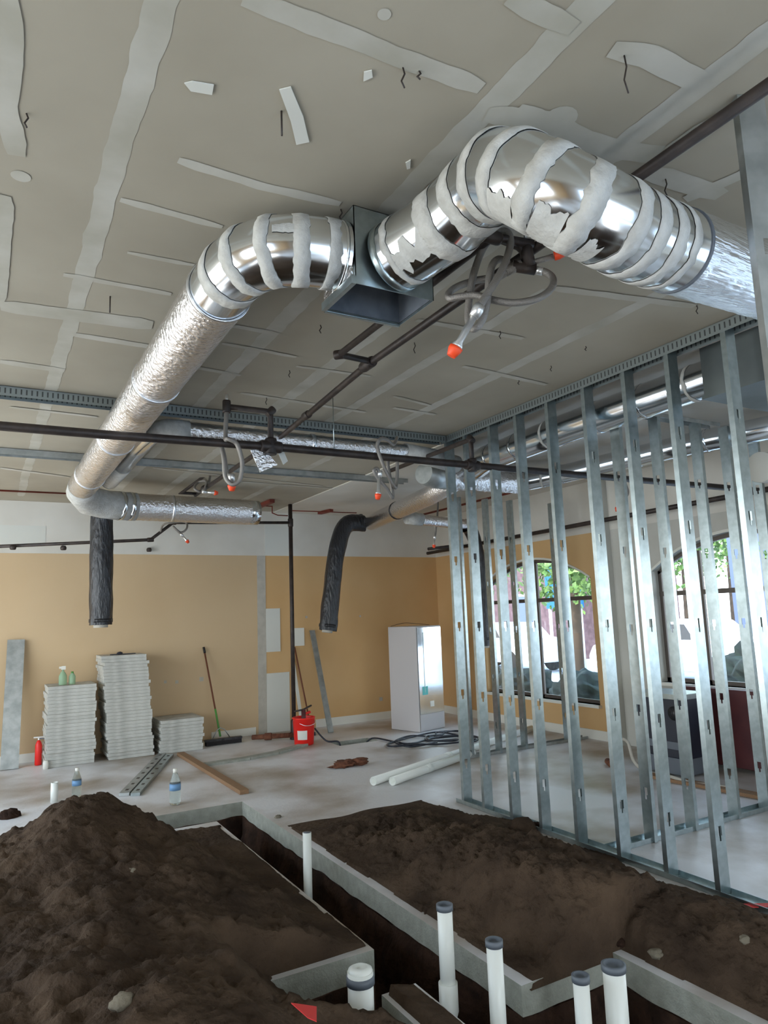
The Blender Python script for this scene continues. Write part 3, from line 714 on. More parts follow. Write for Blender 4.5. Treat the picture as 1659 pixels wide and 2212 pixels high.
MB().box(bx0 - .02, bx0, by0 - .004, by1, bz0 - .004, bz0 + .03).box(bx0, bx1, by1, by1 + .015, bz0 - .004, bz0 + .004).build('bottom_flange', 'steel', pb)
MB().box(bx0 - .012, bx0 - .001, by0 + .02, by1 - .01, bz0 + .02, bz0 + .09).build('foil_tape', 'foil', pb)
# gooseneck on the right
RP = [Vector(p) for p in ((1.415, 2.305, 3.15), (1.492, 2.02, 3.18), (1.505, 1.86, 3.205), (1.478, 1.70, 3.18), (1.462, 1.59, 3.10), (1.495, 1.50, 3.01), (1.58, 1.45, 2.945), (1.71, 1.44, 2.92), (1.80, 1.452, 2.915), (1.89, 1.46, 2.915), (2.06, 1.473, 2.925))]
rg = empty('duct_elbow', (1.5, 1.7, 3.1), 'large bare metal gooseneck duct with many white sealant bands', 'duct elbow')
MB().tube(RP, DR, 72, caps=False).build('sheet_metal_elbow', 'duct', rg)
duct_band(RP, 0, DR, .0, .03, 21, parent=rg, m='steel', name='start_collar')
duct_band(RP, 0, DR, .008, .024, 22, parent=rg, t0=.24)
duct_band(RP, 1, DR, .045, .035, 23, parent=rg); duct_band(RP, 2, DR, .036, .036, 24, parent=rg); duct_band(RP, 3, DR, .036, .034, 25, parent=rg)
duct_band(RP, 4, DR, .034, .030, 26, parent=rg); duct_band(RP, 5, DR, .038, .036, 27, parent=rg, rag=.018); duct_band(RP, 6, DR, .040, .040, 28, parent=rg, rag=.016)
duct_band(RP, 7, DR, .030, .030, 29, parent=rg); duct_band(RP, 8, DR, .034, .026, 30, parent=rg); duct_band(RP, 9, DR, .026, .032, 31, parent=rg); duct_band(RP, 9, DR, .016, .022, 32, parent=rg, t0=.46)
duct_patch(RP, 0, DR, .30, .95, -8, 30, 11, rg, rag=.02)
duct_patch(RP, 4, DR, .1, .95, 30, 85, 12, rg); duct_patch(RP, 5, DR, .1, .95, 14, 80, 14, rg); duct_patch(RP, 6, DR, .1, .55, 30, 80, 15, rg)
ring_strap(RP[10], RP[10] - RP[9], DR - .002, .012, 'rubber', rg, 'end_seam')
ri = empty('insulated_duct', (2.6, 1.5, 2.95), 'ribbed silver insulated duct leaving the frame on the right', 'duct')
wrinkled([RP[10], (3.72, 1.60, 3.03)], DR + .002, 9, 70, amp=.003).build('foil_jacket', 'ribfoil', ri, fix=False)
tag(MB().tube([(1.62, 1.60, 3.10), (1.60, 1.66, 3.25), (1.585, 1.68, CEIL)], .003, 6).build('hanger_wire', 'steel', rg), 'thin steel hanger wire')

# --- far left end: sealed elbow, foil end duct, black sleeve
fe = empty('duct_elbow', (1.0, 8.3, 3.08), 'white sealed duct elbow at the far end of the left duct', 'duct elbow')
FE = [(.87, 7.9, ZD), (.88, 8.12, 3.14), (.99, 8.36, 3.09), (1.20, 8.50, 3.07), (1.52, 8.55, 3.07)]
MB().tube(FE, [.145, .150, .162, .166, .166], 72).build('sheet_metal_elbow', 'seal', fe)
for k, f in ((3, .45), (3, .8)): duct_band(FE, k, .166, .02, .02, 60 + int(f * 10), parent=fe, m='duct', t0=f, name='bare_metal_band')
fd = empty('insulated_duct', (2.2, 8.6, 3.07), 'short foil wrapped duct with an open end in front of the back wall', 'duct')
wrinkled([(1.50, 8.55, 3.07), (2.93, 8.62, 3.07)], .160, 14, 60).build('foil_jacket', 'foil', fd, fix=False)
MB().open_tube([(2.90, 8.618, 3.07), (3.05, 8.625, 3.07)], .158, .004, 40).build('open_end', 'duct', fd)
ring_strap((1.95, 8.57, 3.07), (1, 0, 0), .158, .03, 'tape', fd, 'tape_band')
def sleeve(name, pts, r, seed, label):
    P = curve_pts(pts, 8); n = 24; rings = mitre_rings(P, r, n); V = []
    for k, rg_ in enumerate(rings):
        for i, p in enumerate(rg_):
            rad = (p - P[k]).normalized(); f = k / (len(P) - 1); am = .012 + (.02 if f > .93 or f < .06 else 0)
            V.append(p + rad * am * noise.fractal(Vector((math.cos(2 * PI * i / n) * 1.6, math.sin(2 * PI * i / n) * 1.6, k * .12 + seed)), .7, 2, 3))
    e_ = empty(name, P[-1], label, 'flexible duct', 'black sleeved flexible ducts')
    MB().add(V, [(k * n + i, k * n + (i + 1) % n, (k + 1) * n + (i + 1) % n, (k + 1) * n + i) for k in range(len(rings) - 1) for i in range(n)], True).build('black_sleeve', 'black', e_, fix=False)
    d = (P[-1] - P[-2]).normalized(); MB().tube([P[-1] - d * .05, P[-1] + d * .03], r * .62, 14).build('frayed_liner', 'greystrip', e_)
    ring_strap(P[-2], d, r * .98, .04, 'black', e_, 'tie_band'); return e_
a = at(220, 1110, Y=8.62); b = at(217, 1350, Y=8.62)
sleeve('flexible_duct', [(a.x, 8.6, 3.0), (a.x, 8.6, 2.6), (b.x, 8.6, 2.1), (b.x, 8.6, b.z)], .125, 1, 'black sleeved flexible duct hanging straight down at the left')

# --- duct along the partition, right side
D1 = [(3.98 + .12, 2.80, 3.215), (4.22, 4.1, 3.20), (4.27, 5.35, 3.19), (4.42, 5.95, 3.15), (4.66, 7.0, 3.11), (4.86, 8.1, 3.10), (5.02, 9.15, 3.08)]
D1[0] = (4.20, 2.80, 3.20)
d1 = empty('round_duct', (4.3, 5, 3.15), 'long bare metal round duct behind the tops of the long partition studs', 'duct')
MB().tube(D1[:4], .128, 72, caps=False).build('near_length', 'duct', d1)
for i, (k, f) in enumerate(((0, .12), (0, .45), (0, .8), (1, .25), (1, .6), (1, .92), (2, .5))):
    duct_band(D1, k, .128, .012, .016, 80 + i, parent=d1, t0=f, m='seal' if i % 3 == 0 else 'duct', name='joint_band')
MB().tube(D1[3:], .118, 40).build('far_length', 'foil', d1)
ring_strap(D1[5], Vector(D1[6]) - Vector(D1[5]), .118, .035, 'black', d1, 'tape_band')
pts = [at(772, 1128, Y=9.25), at(748, 1135, Y=9.25), at(728, 1190, Y=9.25), at(716, 1280, Y=9.25), at(707, 1362, Y=9.25)]
sleeve('flexible_duct', [Vector((5.02, 9.2, 3.07)) * .5 + pts[0] * .5] + pts[1:], .125, 5, 'black sleeved flexible duct bending down in front of the tan back wall')
# second duct further right
D2 = [(6.0, 3.0, 3.19), (5.75, 4.1, 3.19), (5.62, 5.6, 3.19), (5.45, 6.05, 3.17), (5.1, 6.25, 3.14)]
d2 = empty('round_duct', (5.7, 4.6, 3.19), 'thinner bare metal round duct running parallel farther inside the studded room', 'duct')
MB().tube(D2, .105, 72).build('duct_length', 'duct', d2)
for i, (k, f) in enumerate(((0, .3), (0, .9), (1, .4), (1, .75), (2, .2), (2, .7), (3, .3))): duct_band(D2, k, .105, .012, .015, 100 + i, parent=d2, t0=f, name='joint_band', m='seal' if i > 3 else 'duct')
d4 = empty('insulated_duct', (4.8, 6.3, 3.12), 'short crumpled foil duct linking the two round ducts behind the studs', 'duct')
wrinkled([at(1120, 1044, Z=3.12), at(955, 1032, Z=3.10)], .115, 31, 40, amp=.01).build('foil_jacket', 'foil', d4, fix=False)
MB().tube([at(960, 1032, Z=3.10), at(935, 1028, Z=3.10), at(915, 1022, Z=3.11)], [.125, .128, .11], 32).build('round_end', 'dsteel', d4)
# small duct across the room
e = empty('insulated_duct', (2.3, 5.8, 3.22), 'thin foil wrapped duct crossing between the ceiling tracks', 'duct')
SX = [(1.33, 5.50, 3.21), (3.40, 5.50, 3.21)]
wrinkled(SX, .078, 41, 60, n=32).build('foil_jacket', 'foil', e, fix=False)
ring_strap((2.45, 5.50, 3.21), (1, 0, 0), .078, .03, 'tape', e, 'tape_band')
MB().tube([(3.40, 5.50, 3.21), (3.72, 5.52, 3.19), (4.08, 5.62, 3.17)], .088, 32).build('sealed_joint', 'seal', e)
e = empty('round_duct', (1.2, 6.8, 3.2), 'thin duct branch with white sealed joints beside the long left duct', 'duct')
SB = [(1.38, 5.50, 3.21), (1.22, 5.51, 3.21), (1.13, 5.62, 3.21), (1.115, 5.85, 3.21), (1.11, 7.75, 3.20)]
MB().tube(SB, .082, 32).build('duct_length', 'duct', e)
MB().tube(SB[:3], .088, 32).build('sealed_elbow', 'seal', e)
MB().tube([Vector(SB[3]).lerp(Vector(SB[4]), .55), Vector(SB[3]).lerp(Vector(SB[4]), .97)], .089, 32).build('sealed_joint', 'seal', e)
# rear branch duct with third sleeve
e = empty('insulated_duct', (5.6, 8.3, 3.0), 'short foil branch duct with white joint near the far ceiling', 'duct')
p0 = at(878, 1118, Y=8.3); p1 = at(985, 1133, Y=8.3)
MB().tube([p0, p0.lerp(p1, .3)], .09, 28).build('sealed_joint', 'seal', e); wrinkled([p0.lerp(p1, .3), p1 + Vector((.25, 0, 0))], .075, 51, 20, n=28).build('foil_jacket', 'foil', e, fix=False)
MB().tube([p1 + Vector((0, 0, .06)), Vector((p1.x, p1.y, CEIL))], .004, 6).build('hanger_rod', 'steel', e)
q = [p1 + Vector((.18, 0, 0)), at(1016, 1145, Y=8.4), at(1028, 1180, Y=8.4), at(1040, 1270, Y=8.4), at(1047, 1395, Y=8.4)]
sleeve('flexible_duct', q, .105, 9, 'black sleeved flexible duct hanging behind the corner studs')
# plenum box in the studded room
pr_ = empty('plenum_box', (4.35, 2.58, 3.04), 'dark square sheet metal box behind the studs at the upper right', 'plenum box')
MB().box(4.06, 4.80, 2.38, 2.80, 3.03, 3.375).build('box_shell', 'boxdark', pr_, bevel=.003)
MB().box(4.05, 4.81, 2.37, 2.81, 3.02, 3.045).build('bottom_flange', 'boxdark', pr_)

# ================================================================== SPRINKLER PIPES
def pipe(name, pts, r, label, fittings=(), parent=None, group=None, m='iron', cat='sprinkler pipe'):
    e_ = empty(name, pts[0], label, cat, group)
    MB().tube(pts, r, 18).build('pipe_run', m, e_)
    for f in fittings:
        c, d, L, rr = f; c = Vector(c); d = Vector(d).normalized()
        MB().tube([c - d * L / 2, c - d * L * .38, c + d * L * .38, c + d * L / 2], [rr * .92, rr, rr, rr * .92], 18).build('fitting', m, e_)
    return e_
XM, ZM = 1.97, 3.22
pipe('sprinkler_pipe', [(XM, .2, ZM), (XM + .02, 3.6, ZM), (2.13, 5.35, ZM), (2.19, 8.4, ZM)], .022, 'main black sprinkler pipe running away under the ceiling',
     [((XM, 1.62, ZM), (0, 1, 0), .10, .032), ((XM + .02, 3.6, ZM), (0, 1, 0), .13, .034), ((2.08, 4.75, ZM), (0, 1, 0), .09, .03), ((2.16, 7.9, ZM), (0, 1, 0), .1, .03)])
b0 = at(1062, 512, Z=3.22); b1 = at(733, 766, Z=3.22); b2 = Vector((XM + .0, b1.y + .02, 3.22))
pipe('sprinkler_pipe', [Vector((XM - .02, 2.06, 3.22)), b0 + Vector((0, 0, 0)), b1, b2], .019, 'short black branch pipe looping behind the open metal box',
     [(b0, (1, 0, 0), .08, .028), (b1, (1, -1, 0), .06, .028)])
# cross pipe
ZC = 2.95; CY = 4.80
cp = [at(-30, 920, Z=ZC), at(215, 938, Z=ZC), at(585, 965, Z=ZC), at(1020, 1005, Z=ZC), at(1659, 1062, Z=ZC)]
c0 = Vector((-2.9, 4.92, ZC)); cpts = [c0] + [Vector((p.x, p.y, ZC)) for p in cp[1:]]; cpts[-1] = at(1640, 1060, X=6.85)
pipe('sprinkler_pipe', cpts, .030, 'thick black sprinkler pipe crossing the room from left to right',
     [(cpts[2], (1, 0, 0), .16, .045), (cpts[3], (1, 0, 0), .14, .043), (cpts[2], (0, 0, 1), .12, .045), (cpts[3], (0, 0, 1), .11, .042)])
P = cpts[2]; pipe('sprinkler_pipe', [P, P + Vector((0, 0, .265)), P + Vector((-.33, 0, .265))], .021, 'black riser and short arm above the left tee of the crossing pipe', [(P + Vector((0, 0, .265)), (1, 0, 1), .07, .03), (P + Vector((-.33, 0, .265)), (0, 0, 1), .09, .03)])
armL = P + Vector((-.33, 0, .265))
P = cpts[3]; pipe('sprinkler_pipe', [P, P + Vector((0, 0, .23)), P + Vector((-.02, 1.35, .22))], .021, 'black riser and long arm above the right tee of the crossing pipe', [(P + Vector((0, 0, .23)), (0, 1, 1), .07, .03)])
# pipes by the back wall
yb = 9.55
a = at(-40, 1182, Y=yb); b = at(325, 1166, Y=yb); c_ = at(374, 1129, Y=yb); d_ = at(624, 1129, Y=yb)
pipe('sprinkler_pipe', [a, b, c_, d_], .021, 'black pipe with a bend along the top of the back wall', [(b, b - a, .08, .03), (c_, d_ - c_, .08, .03)])
for u, v in ((28, 1183), (137, 1184), (322, 1188)):
    p = at(u, v, Y=yb - .02 if u < 300 else YB - .03)
    tag(MB().lathe([(.028, -.025), (.036, -.01), (.036, .012), (.024, .03)], p, 16).build('pipe_plug', 'iron'), {28: 'dark round pipe plug at the far left under the wall pipe', 137: 'dark round pipe plug left of the hanging black duct', 322: 'small dark knob on the back wall right of the black duct'}[u], 'pipe plug')
vp0 = at(627, 1100, Y=9.62); vp1 = at(632, 1598, Y=9.62)
pipe('standpipe', [Vector((vp0.x, 9.62, .02)), Vector((vp0.x, 9.62, 3.375))], .030, 'tall vertical black standpipe in front of the back wall',
     [((vp0.x, 9.62, .16), (0, 0, 1), .22, .045), ((vp0.x, 9.62, at(627, 1129, Y=9.62).z), (0, 0, 1), .12, .040), ((vp0.x, 9.62, .05), (0, 0, 1), .10, .06)], cat='pipe')
vx = vp0.x
pipe('floor_pipe', [(vx - .02, 9.56, .07), (vx - .34, 9.75, .06), (vx - .52, 9.9, .05)], .034, 'dark rusty pipe lying on the floor at the foot of the standpipe', [((vx - .34, 9.75, .06), (1, -.5, 0), .1, .05)], m='bronzepipe', cat='pipe')
pipe('conduit', [at(500, 1088, Y=9.75), at(588, 1094, Y=9.75), at(588, 1108, Y=9.75), at(600, 1113, Y=9.75), at(622, 1114, Y=9.7)], .008, 'thin rusty zigzag conduit left of the standpipe top', m='rust', cat='pipe')
pipe('conduit', [at(628, 1103, Y=9.9), at(770, 1108, Y=9.9)], .008, 'thin red conduit right of the standpipe top', m='rust', cat='pipe')
pipe('conduit', [Vector((-2.8, 9.6, 3.35)), at(150, 1066, Y=9.6) + Vector((0, 0, 0))], .012, 'thin dark red conduit at the far left ceiling edge', m='rust', cat='pipe')
for (u0, v0, u1, v1, lab) in ((556, 1095, 588, 1082, 'red primed steel bracket at the ceiling above the foil duct end'), (690, 1108, 716, 1102, 'red primed steel bracket at the ceiling right of the standpipe')):
    p = at(u0, v0, Z=CEIL - .03); q = at(u1, v1, Z=CEIL - .03)
    tag(MB().bar(p, q, .07, .05).build('steel_bracket', 'rust'), lab, 'bracket')
# pipes over the windows
a = at(930, 1188, Y=8.9); pipe('sprinkler_pipe', [(XW - .3, 10.2, at(1100, 1165, X=XW - .3).z), (XW - .3, 2.6, at(1100, 1165, X=XW - .3).z + .07)], .028, 'dark pipe running along the window wall above the arches')
pipe('sprinkler_pipe', [at(925, 1186, Y=9.0), at(975, 1180, Y=9.0), at(1000, 1176, Y=9.0) + Vector((.6, .1, 0))], .024, 'short dark pipe stub beside the top of the corner studs')
pipe('sprinkler_pipe', [(XW - .8, 9.8, 3.30), (XW - .8, 3.0, 3.26)], .016, 'thin red brown pipe near the ceiling over the window wall', m='rust')
# hanger rods
for i, (u0, v0, u1, v1, lab) in enumerate(((718, 852, 722, 985, 'thin hanger rod on the crossing pipe, middle of the room'), (608, 240, 607, 300, 'thin bent wire under the ceiling right of the white streak'),
                                          (238, 640, 240, 672, 'short dark wire left of the long duct'), (1278, 1090, 1279, 1104, 'tiny wire behind the studs'))[:3]):
    if i == 0: a = at(u1, v1 - 8, Y=4.74); b = Vector((a.x, a.y, CEIL))
    else: b = at(u0, v0, Z=CEIL); a = b - Vector((0, 0, .09))
    tag(MB().tube([a, b], .0035, 6).build('hanger_rod', 'steel' if i == 0 else 'iron'), lab, 'hanger')
wires = [(870, 145, .07, 'above the long streak'), (905, 152, .03, 'right of another wire on the long streak'), (1348, 118, .13, 'on the short streak at the upper right'), (736, 452, .05, 'beside the metal box'), (692, 702, .05, 'below the metal box'),
         (895, 740, .07, 'under the main pipe'), (1080, 715, .05, 'right of the hanging sprinkler hoses'), (1437, 385, .08, 'right of the gooseneck duct'), (1190, 790, .04, 'on the blank ceiling right of the hoses'), (1120, 820, .04, 'left of the slotted track'),
         (575, 858, .06, 'behind the crossing pipe arm'), (1265, 748, .03, 'beside the slotted track'), (57, 245, .05, 'at the far left ceiling'), (1505, 660, .05, 'above the ribbed duct'), (625, 800, .05, 'right of the foil duct')]
for u, v, L, where in wires:
    b = at(u, v, Z=CEIL); pts = [b, b + Vector((.006, 0, -L * .3)), b + Vector((-.004, .005, -L * .65)), b + Vector((.003, 0, -L))]
    tag(MB().tube(pts, .0028, 6).build('hanging_wire', 'iron'), 'short dark wire end hanging from the ceiling ' + where, 'wire', 'wire ends hanging from the ceiling')
# loose tape pieces on the ceiling
for (pl, lab) in (([(398, 178), (415, 174), (462, 182), (458, 203), (412, 195)], 'small white tape scrap stuck on the upper left ceiling'), ([(603, 192), (628, 186), (655, 250), (668, 305), (640, 311), (628, 260)], 'long white tape strip hanging loose from the upper ceiling'),
                  ([(786, 154), (803, 150), (805, 165), (785, 174)], 'tiny cream scrap on the ceiling above the ducts'), ([(876, 350), (887, 344), (886, 362), (879, 364)], 'tiny pale scrap on the ceiling left of the gooseneck duct')):
    q = [at(u, v, Z=CEIL - .002) for u, v in pl]; n = len(q); vs = [p + Vector((0, 0, -.004)) for p in q] + q
    tag(MB().add(vs, [tuple(range(n)), tuple(reversed(range(n, 2 * n)))] + [(i, n + i, n + (i + 1) % n, (i + 1) % n) for i in range(n)]).build('tape_scrap', 'patch'), lab, 'tape')

# ---- flexible sprinkler drops: braided hose, chrome reducer, orange cap
def drop(pts, label, r=.012, nip=.11, tdir=None, sub=8, sc=1.0):
    P = curve_pts(pts, sub); e_ = empty('sprinkler_hose', P[0], label, 'sprinkler hose', 'flexible sprinkler drops with orange caps')
    MB().tube(P, r, 14).build('braided_hose', 'hose', e_)
    d = Vector(tdir).normalized() if tdir is not None else (P[-1] - P[-2]).normalized(); c = P[-1]
    MB().tube([c - d * .02, c, c + d * .035], [r * 1.35, r * 1.6, r * 1.3], 12).build('hose_coupling', 'chrome', e_)
    MB().tube([c + d * .03, c + d * nip * .85, c + d * nip * .95, c + d * nip], [r * .95, r * .95, r * 1.5, r * 1.5], 14).build('reducer_nipple', 'chrome', e_)
    MB().tube([c + d * nip, c + d * (nip + .012), c + d * (nip + .042)], [r * 1.9, r * 1.9, r * 1.2], 8).build('orange_cap', 'orange', e_)
    return e_
Z3 = lambda zx, zy, t: at(900 + zx / 4.879, 480 + zy / 4.879, t=t)
T0 = 2.95
# fitting cluster on the main pipe
cl = empty('pipe_fitting_cluster', Z3(1160, 380, T0), 'dark iron tee cluster where the two big sprinkler hoses start', 'pipe fitting')
A = [Z3(640, 160, 3.0), Z3(780, 130, 3.0), Z3(900, 180, 3.0), Z3(1080, 250, T0), Z3(1160, 330, T0)]
MB().tube(A, .02, 16).build('elbow_arm', 'iron', cl)
MB().tube([Z3(1140, 200, T0), Z3(1160, 330, T0), Z3(1190, 480, T0)], .028, 16).build('tee_body', 'iron', cl)
MB().tube([Z3(1010, 460, T0), Z3(1250, 500, T0)], .024, 16).build('cross_arm', 'iron', cl)
MB().tube([Z3(1145, 70, T0), Z3(1148, 190, T0)], [.008, .008], 10).build('upper_nipple', 'chrome', cl); MB().tube([Z3(1145, 62, T0), Z3(1145, 82, T0)], .024, 14).build('deflector_plate', 'chrome', cl)
MB().tube([Z3(940, 520, T0), Z3(1100, 440, T0)], .022, 14).build('hose_nut', 'hose', cl)
d = Z3(1440, 360, T0 - .02) - Z3(1200, 430, T0)
MB().tube([Z3(1200, 430, T0), Z3(1440, 360, T0 - .02)], .012, 14).build('reducer_nipple', 'hose', cl); q = Z3(1450, 358, T0 - .02); MB().tube([q, q + d.normalized() * .02, q + d.normalized() * .05], [.02, .02, .012], 8).build('orange_cap', 'orange', cl)
hp = [(1240, 505, 0), (1340, 520, -.01), (1425, 575, -.03), (1440, 650, -.06), (1380, 740, -.08), (1240, 815, -.10), (1020, 850, -.10), (800, 820, -.08), (620, 770, -.06), (450, 785, -.04), (350, 800, -.02), (340, 750, 0), (430, 680, .02), (600, 620, .03), (760, 590, .03), (880, 570, .02), (960, 520, 0)]
P = [Z3(x, y, T0 + dz) for x, y, dz in hp]
e_ = empty('sprinkler_hose', P[0], 'wide flat looping braided hose hanging under the gooseneck duct', 'sprinkler hose')
MB().tube(curve_pts(P, 8), .0150, 14).build('braided_hose', 'hose', e_); MB().tube([P[0], P[0].lerp(P[1], .9)], .017, 14).build('hose_coupling', 'chrome', e_)
hp = [(960, 430, 0), (870, 390, -.04), (800, 450, -.07), (765, 600, -.09), (750, 780, -.10), (725, 920, -.10), (680, 1050, -.10), (600, 1125, -.09), (545, 1040, -.06), (550, 850, -.04), (580, 640, -.02), (630, 450, 0), (710, 260, .0), (830, 130, -.01), (940, 100, -.03), (990, 190, -.05), (960, 350, -.08), (890, 520, -.11), (810, 660, -.13), (740, 760, -.14), (680, 860, -.15), (645, 920, -.15)]
P = [Z3(x, y, T0 + dz) for x, y, dz in hp]
dd = Z3(410, 1330, 2.80) - P[-1]
drop(P, 'largest twisted sprinkler hose with chrome nipple and orange cap hanging under the main pipe', r=.0155, nip=dd.length * .97, tdir=dd)
# drop on the left arm of the crossing pipe
y_ = armL.y; Q = lambda u, v, dy=0: at(u, v, Y=y_ + dy)
MB().tube([armL + Vector((0, 0, .03)), armL + Vector((0, 0, .09))], [.012, .01], 10).build('upper_nipple', 'chrome', [o for o in bpy.data.objects if o.name.startswith('sprinkler_pipe') and 'left tee' in o.get('label', '')][0])
drop([armL - Vector((0, 0, .03)), Q(487, 945, -.05), Q(493, 948, -.09), Q(512, 960, -.09), Q(523, 1000, -.09), Q(518, 1035, -.07), Q(502, 1046, -.05), Q(487, 1030, -.03), Q(484, 995, -.02), Q(480, 970, .02), Q(484, 985, .06), Q(490, 1020, .05), Q(500, 1030, .02)], 'round coiled sprinkler hose with orange cap left of the foil flap', r=.016, nip=.06, tdir=(0.02, 0, -1))
y_ = cpts[3].y
drop([Q(858, 945, .3), Q(850, 960, .2), Q(836, 950, 0), Q(822, 948, -.08), Q(815, 965, -.08), Q(828, 1005, -.08), Q(848, 1045, -.06), Q(856, 1050, -.03), Q(858, 1000, 0), Q(852, 985, .03), Q(838, 998, .05), Q(845, 1045, 0), Q(848, 1075, -.02), Q(835, 1055, -.04), Q(818, 1035, -.06), Q(808, 1018, -.07), Q(814, 1012, -.07), Q(820, 1022, -.07)], 'zigzag twisted sprinkler hose with orange cap right of the room middle', r=.014, nip=.17, tdir=(-.12, 0, -1))
q0 = at(455, 1020, Y=8.0)
pipe('sprinkler_pipe', [(2.185, 8.3, 3.22), (2.185, 8.3, 3.22) if False else (2.0, 8.3, 3.22), (q0.x, 8.02, q0.z + .01), q0], .018, 'short dark branch pipe feeding the small knotted hose')
drop([q0, at(450, 1045, Y=7.9), at(435, 1062, Y=7.8), at(420, 1055, Y=7.8), at(428, 1042, Y=7.9), at(446, 1040, Y=7.8), at(440, 1062, Y=7.75)], 'small knotted sprinkler hose above the short foil duct', r=.015, nip=.12, tdir=(1, 0, -.05))
drop([at(346, 1150, Y=9.55), at(352, 1135, Y=9.45), at(365, 1130, Y=9.3), at(400, 1128, Y=9.3), at(403, 1142, Y=9.25), at(390, 1150, Y=9.25), at(375, 1138, Y=9.2), at(392, 1155, Y=9.2)], 'thin drooping sprinkler hose under the short foil duct', r=.013, nip=.10, tdir=(.8, 0, -.9))
tp_ = at(946, 1090, Y=8.6)
drop([Vector((tp_.x, tp_.y, CEIL)), tp_, at(944, 1125, Y=8.6), at(942, 1140, Y=8.6), at(941, 1150, Y=8.6), at(939, 1160, Y=8.6)], 'short straight sprinkler drop left of the corner studs', r=.014, nip=.12, tdir=(-.15, 0, -1))
drop([at(1352, 1045, Y=4.9), at(1357, 1065, Y=4.9), at(1345, 1085, Y=4.9), at(1333, 1090, Y=4.9)], 'small curved sprinkler hose seen between the right studs', r=.010, nip=.03, tdir=(-.2, 0, -1))
# foil flap hanging at the left tee
P0 = [at(u, v, Y=4.78) for u, v in ((541, 972), (566, 965), (600, 1004), (562, 1020))]
tag(MB().add(P0 + [p + Vector((0, .004, 0)) for p in P0], [(0, 1, 2, 3), (7, 6, 5, 4), (0, 4, 5, 1), (1, 5, 6, 2), (2, 6, 7, 3), (3, 7, 4, 0)]).build('foil_flap', 'foil'), 'crumpled square foil flap hanging behind the left tee', 'foil sheet')
P0 = [at(u, v, Y=4.80) for u, v in ((594, 962), (606, 958), (622, 996), (612, 1004))]
tag(MB().add(P0 + [p + Vector((0, .004, 0)) for p in P0], [(0, 1, 2, 3), (7, 6, 5, 4), (0, 4, 5, 1), (1, 5, 6, 2), (2, 6, 7, 3), (3, 7, 4, 0)]).build('white_flap', 'patch'), 'small white flap hanging beside the foil flap', 'card')

# ================================================================== THINGS ALONG THE BACK WALL
# stacks of grey tile boards
def board_stack(cx, cy, n, th, wx, wy, where, drift, seed):
    rnd = random.Random(seed); mesh = MB().box(-wx / 2, wx / 2, -wy / 2, wy / 2, 0, th - .0012)
    proto = None; z = .002
    for k in range(n):
        if proto is None: o = mesh.build('tile_board', 'tile', bevel=.0022); proto = o
        else: o = proto.copy(); COL.objects.link(o)
        if k % 2: pass
        o.location = (cx + drift(k / n) + rnd.uniform(-.014, .014), cy + rnd.uniform(-.012, .012), z); o.rotation_euler = (0, 0, rnd.uniform(-.03, .03)); z += th
        if k == n - 1: lab = 'topmost grey tile board on the ' + where
        elif k == 0: lab = 'lowest grey tile board of the ' + where
        else: lab = 'grey tile board within the ' + where
        tag(o, lab, 'tile board', 'grey tile boards in the ' + where)
    return z
z1 = board_stack(1.02, 10.05, 23, .042, .56, .56, 'left stack by the tan wall', lambda f: 0.0 if f > .5 else .0, 1)
z2 = board_stack(1.70, 10.05, 31, .042, .56, .56, 'tall middle stack by the tan wall', lambda f: .10 * (1 - f) - .06, 2)
z3 = board_stack(2.38, 10.02, 10, .042, .56, .56, 'low right stack by the tan wall', lambda f: 0.0, 3)
# spray bottle and clear bottle on the left stack
bt = empty('spray_bottle', (.92, 9.95, z1), 'green tinted spray bottle with white head on the left board stack', 'bottle')
MB().lathe([(.045, 0), (.048, .02), (.048, .11), (.03, .15), (.014, .17), (.014, .19)], (.92, 9.95, z1 + .001), 18).build('bottle_body', 'greenplastic', bt)
MB().box(.90, .95, 9.935, 9.965, z1 + .19, z1 + .235).box(.875, .90, 9.94, 9.96, z1 + .205, z1 + .23).build('spray_head', 'white', bt)
bt = empty('plastic_bottle', (1.03, 9.95, z1), 'short green tinted bottle beside the spray bottle', 'bottle')
MB().lathe([(.038, 0), (.04, .02), (.04, .10), (.02, .135), (.014, .14)], (1.03, 9.95, z1 + .001), 18).build('bottle_body', 'greenplastic', bt)
MB().lathe([(.016, .138), (.016, .16)], (1.03, 9.95, z1), 14).build('bottle_cap', 'green', bt)
e = empty('clamp', (1.62, 9.95, z2), 'dark blue bar clamp lying on the tall middle board stack', 'clamp')
MB().box(1.48, 1.80, 9.94, 9.96, z2 + .001, z2 + .014).build('bar', 'navy', e); MB().blob((1.60, 9.95, z2 + .02), .028, 3, sq=(1.3, 1, .7)).build('jaw', 'navy', e)
# grey steel plank leaning at the far left
a = Vector((.36, 10.05, .0)); b = at(35, 1382, Y=10.36)
tag(MB().bar((.36, 10.02, .004), (b.x, 10.36, b.z), .20, .03, up=(0, 1, 0)).build('steel_plank', 'dsteel'), 'wide grey steel stud leaning on the tan wall at the far left', 'stud')
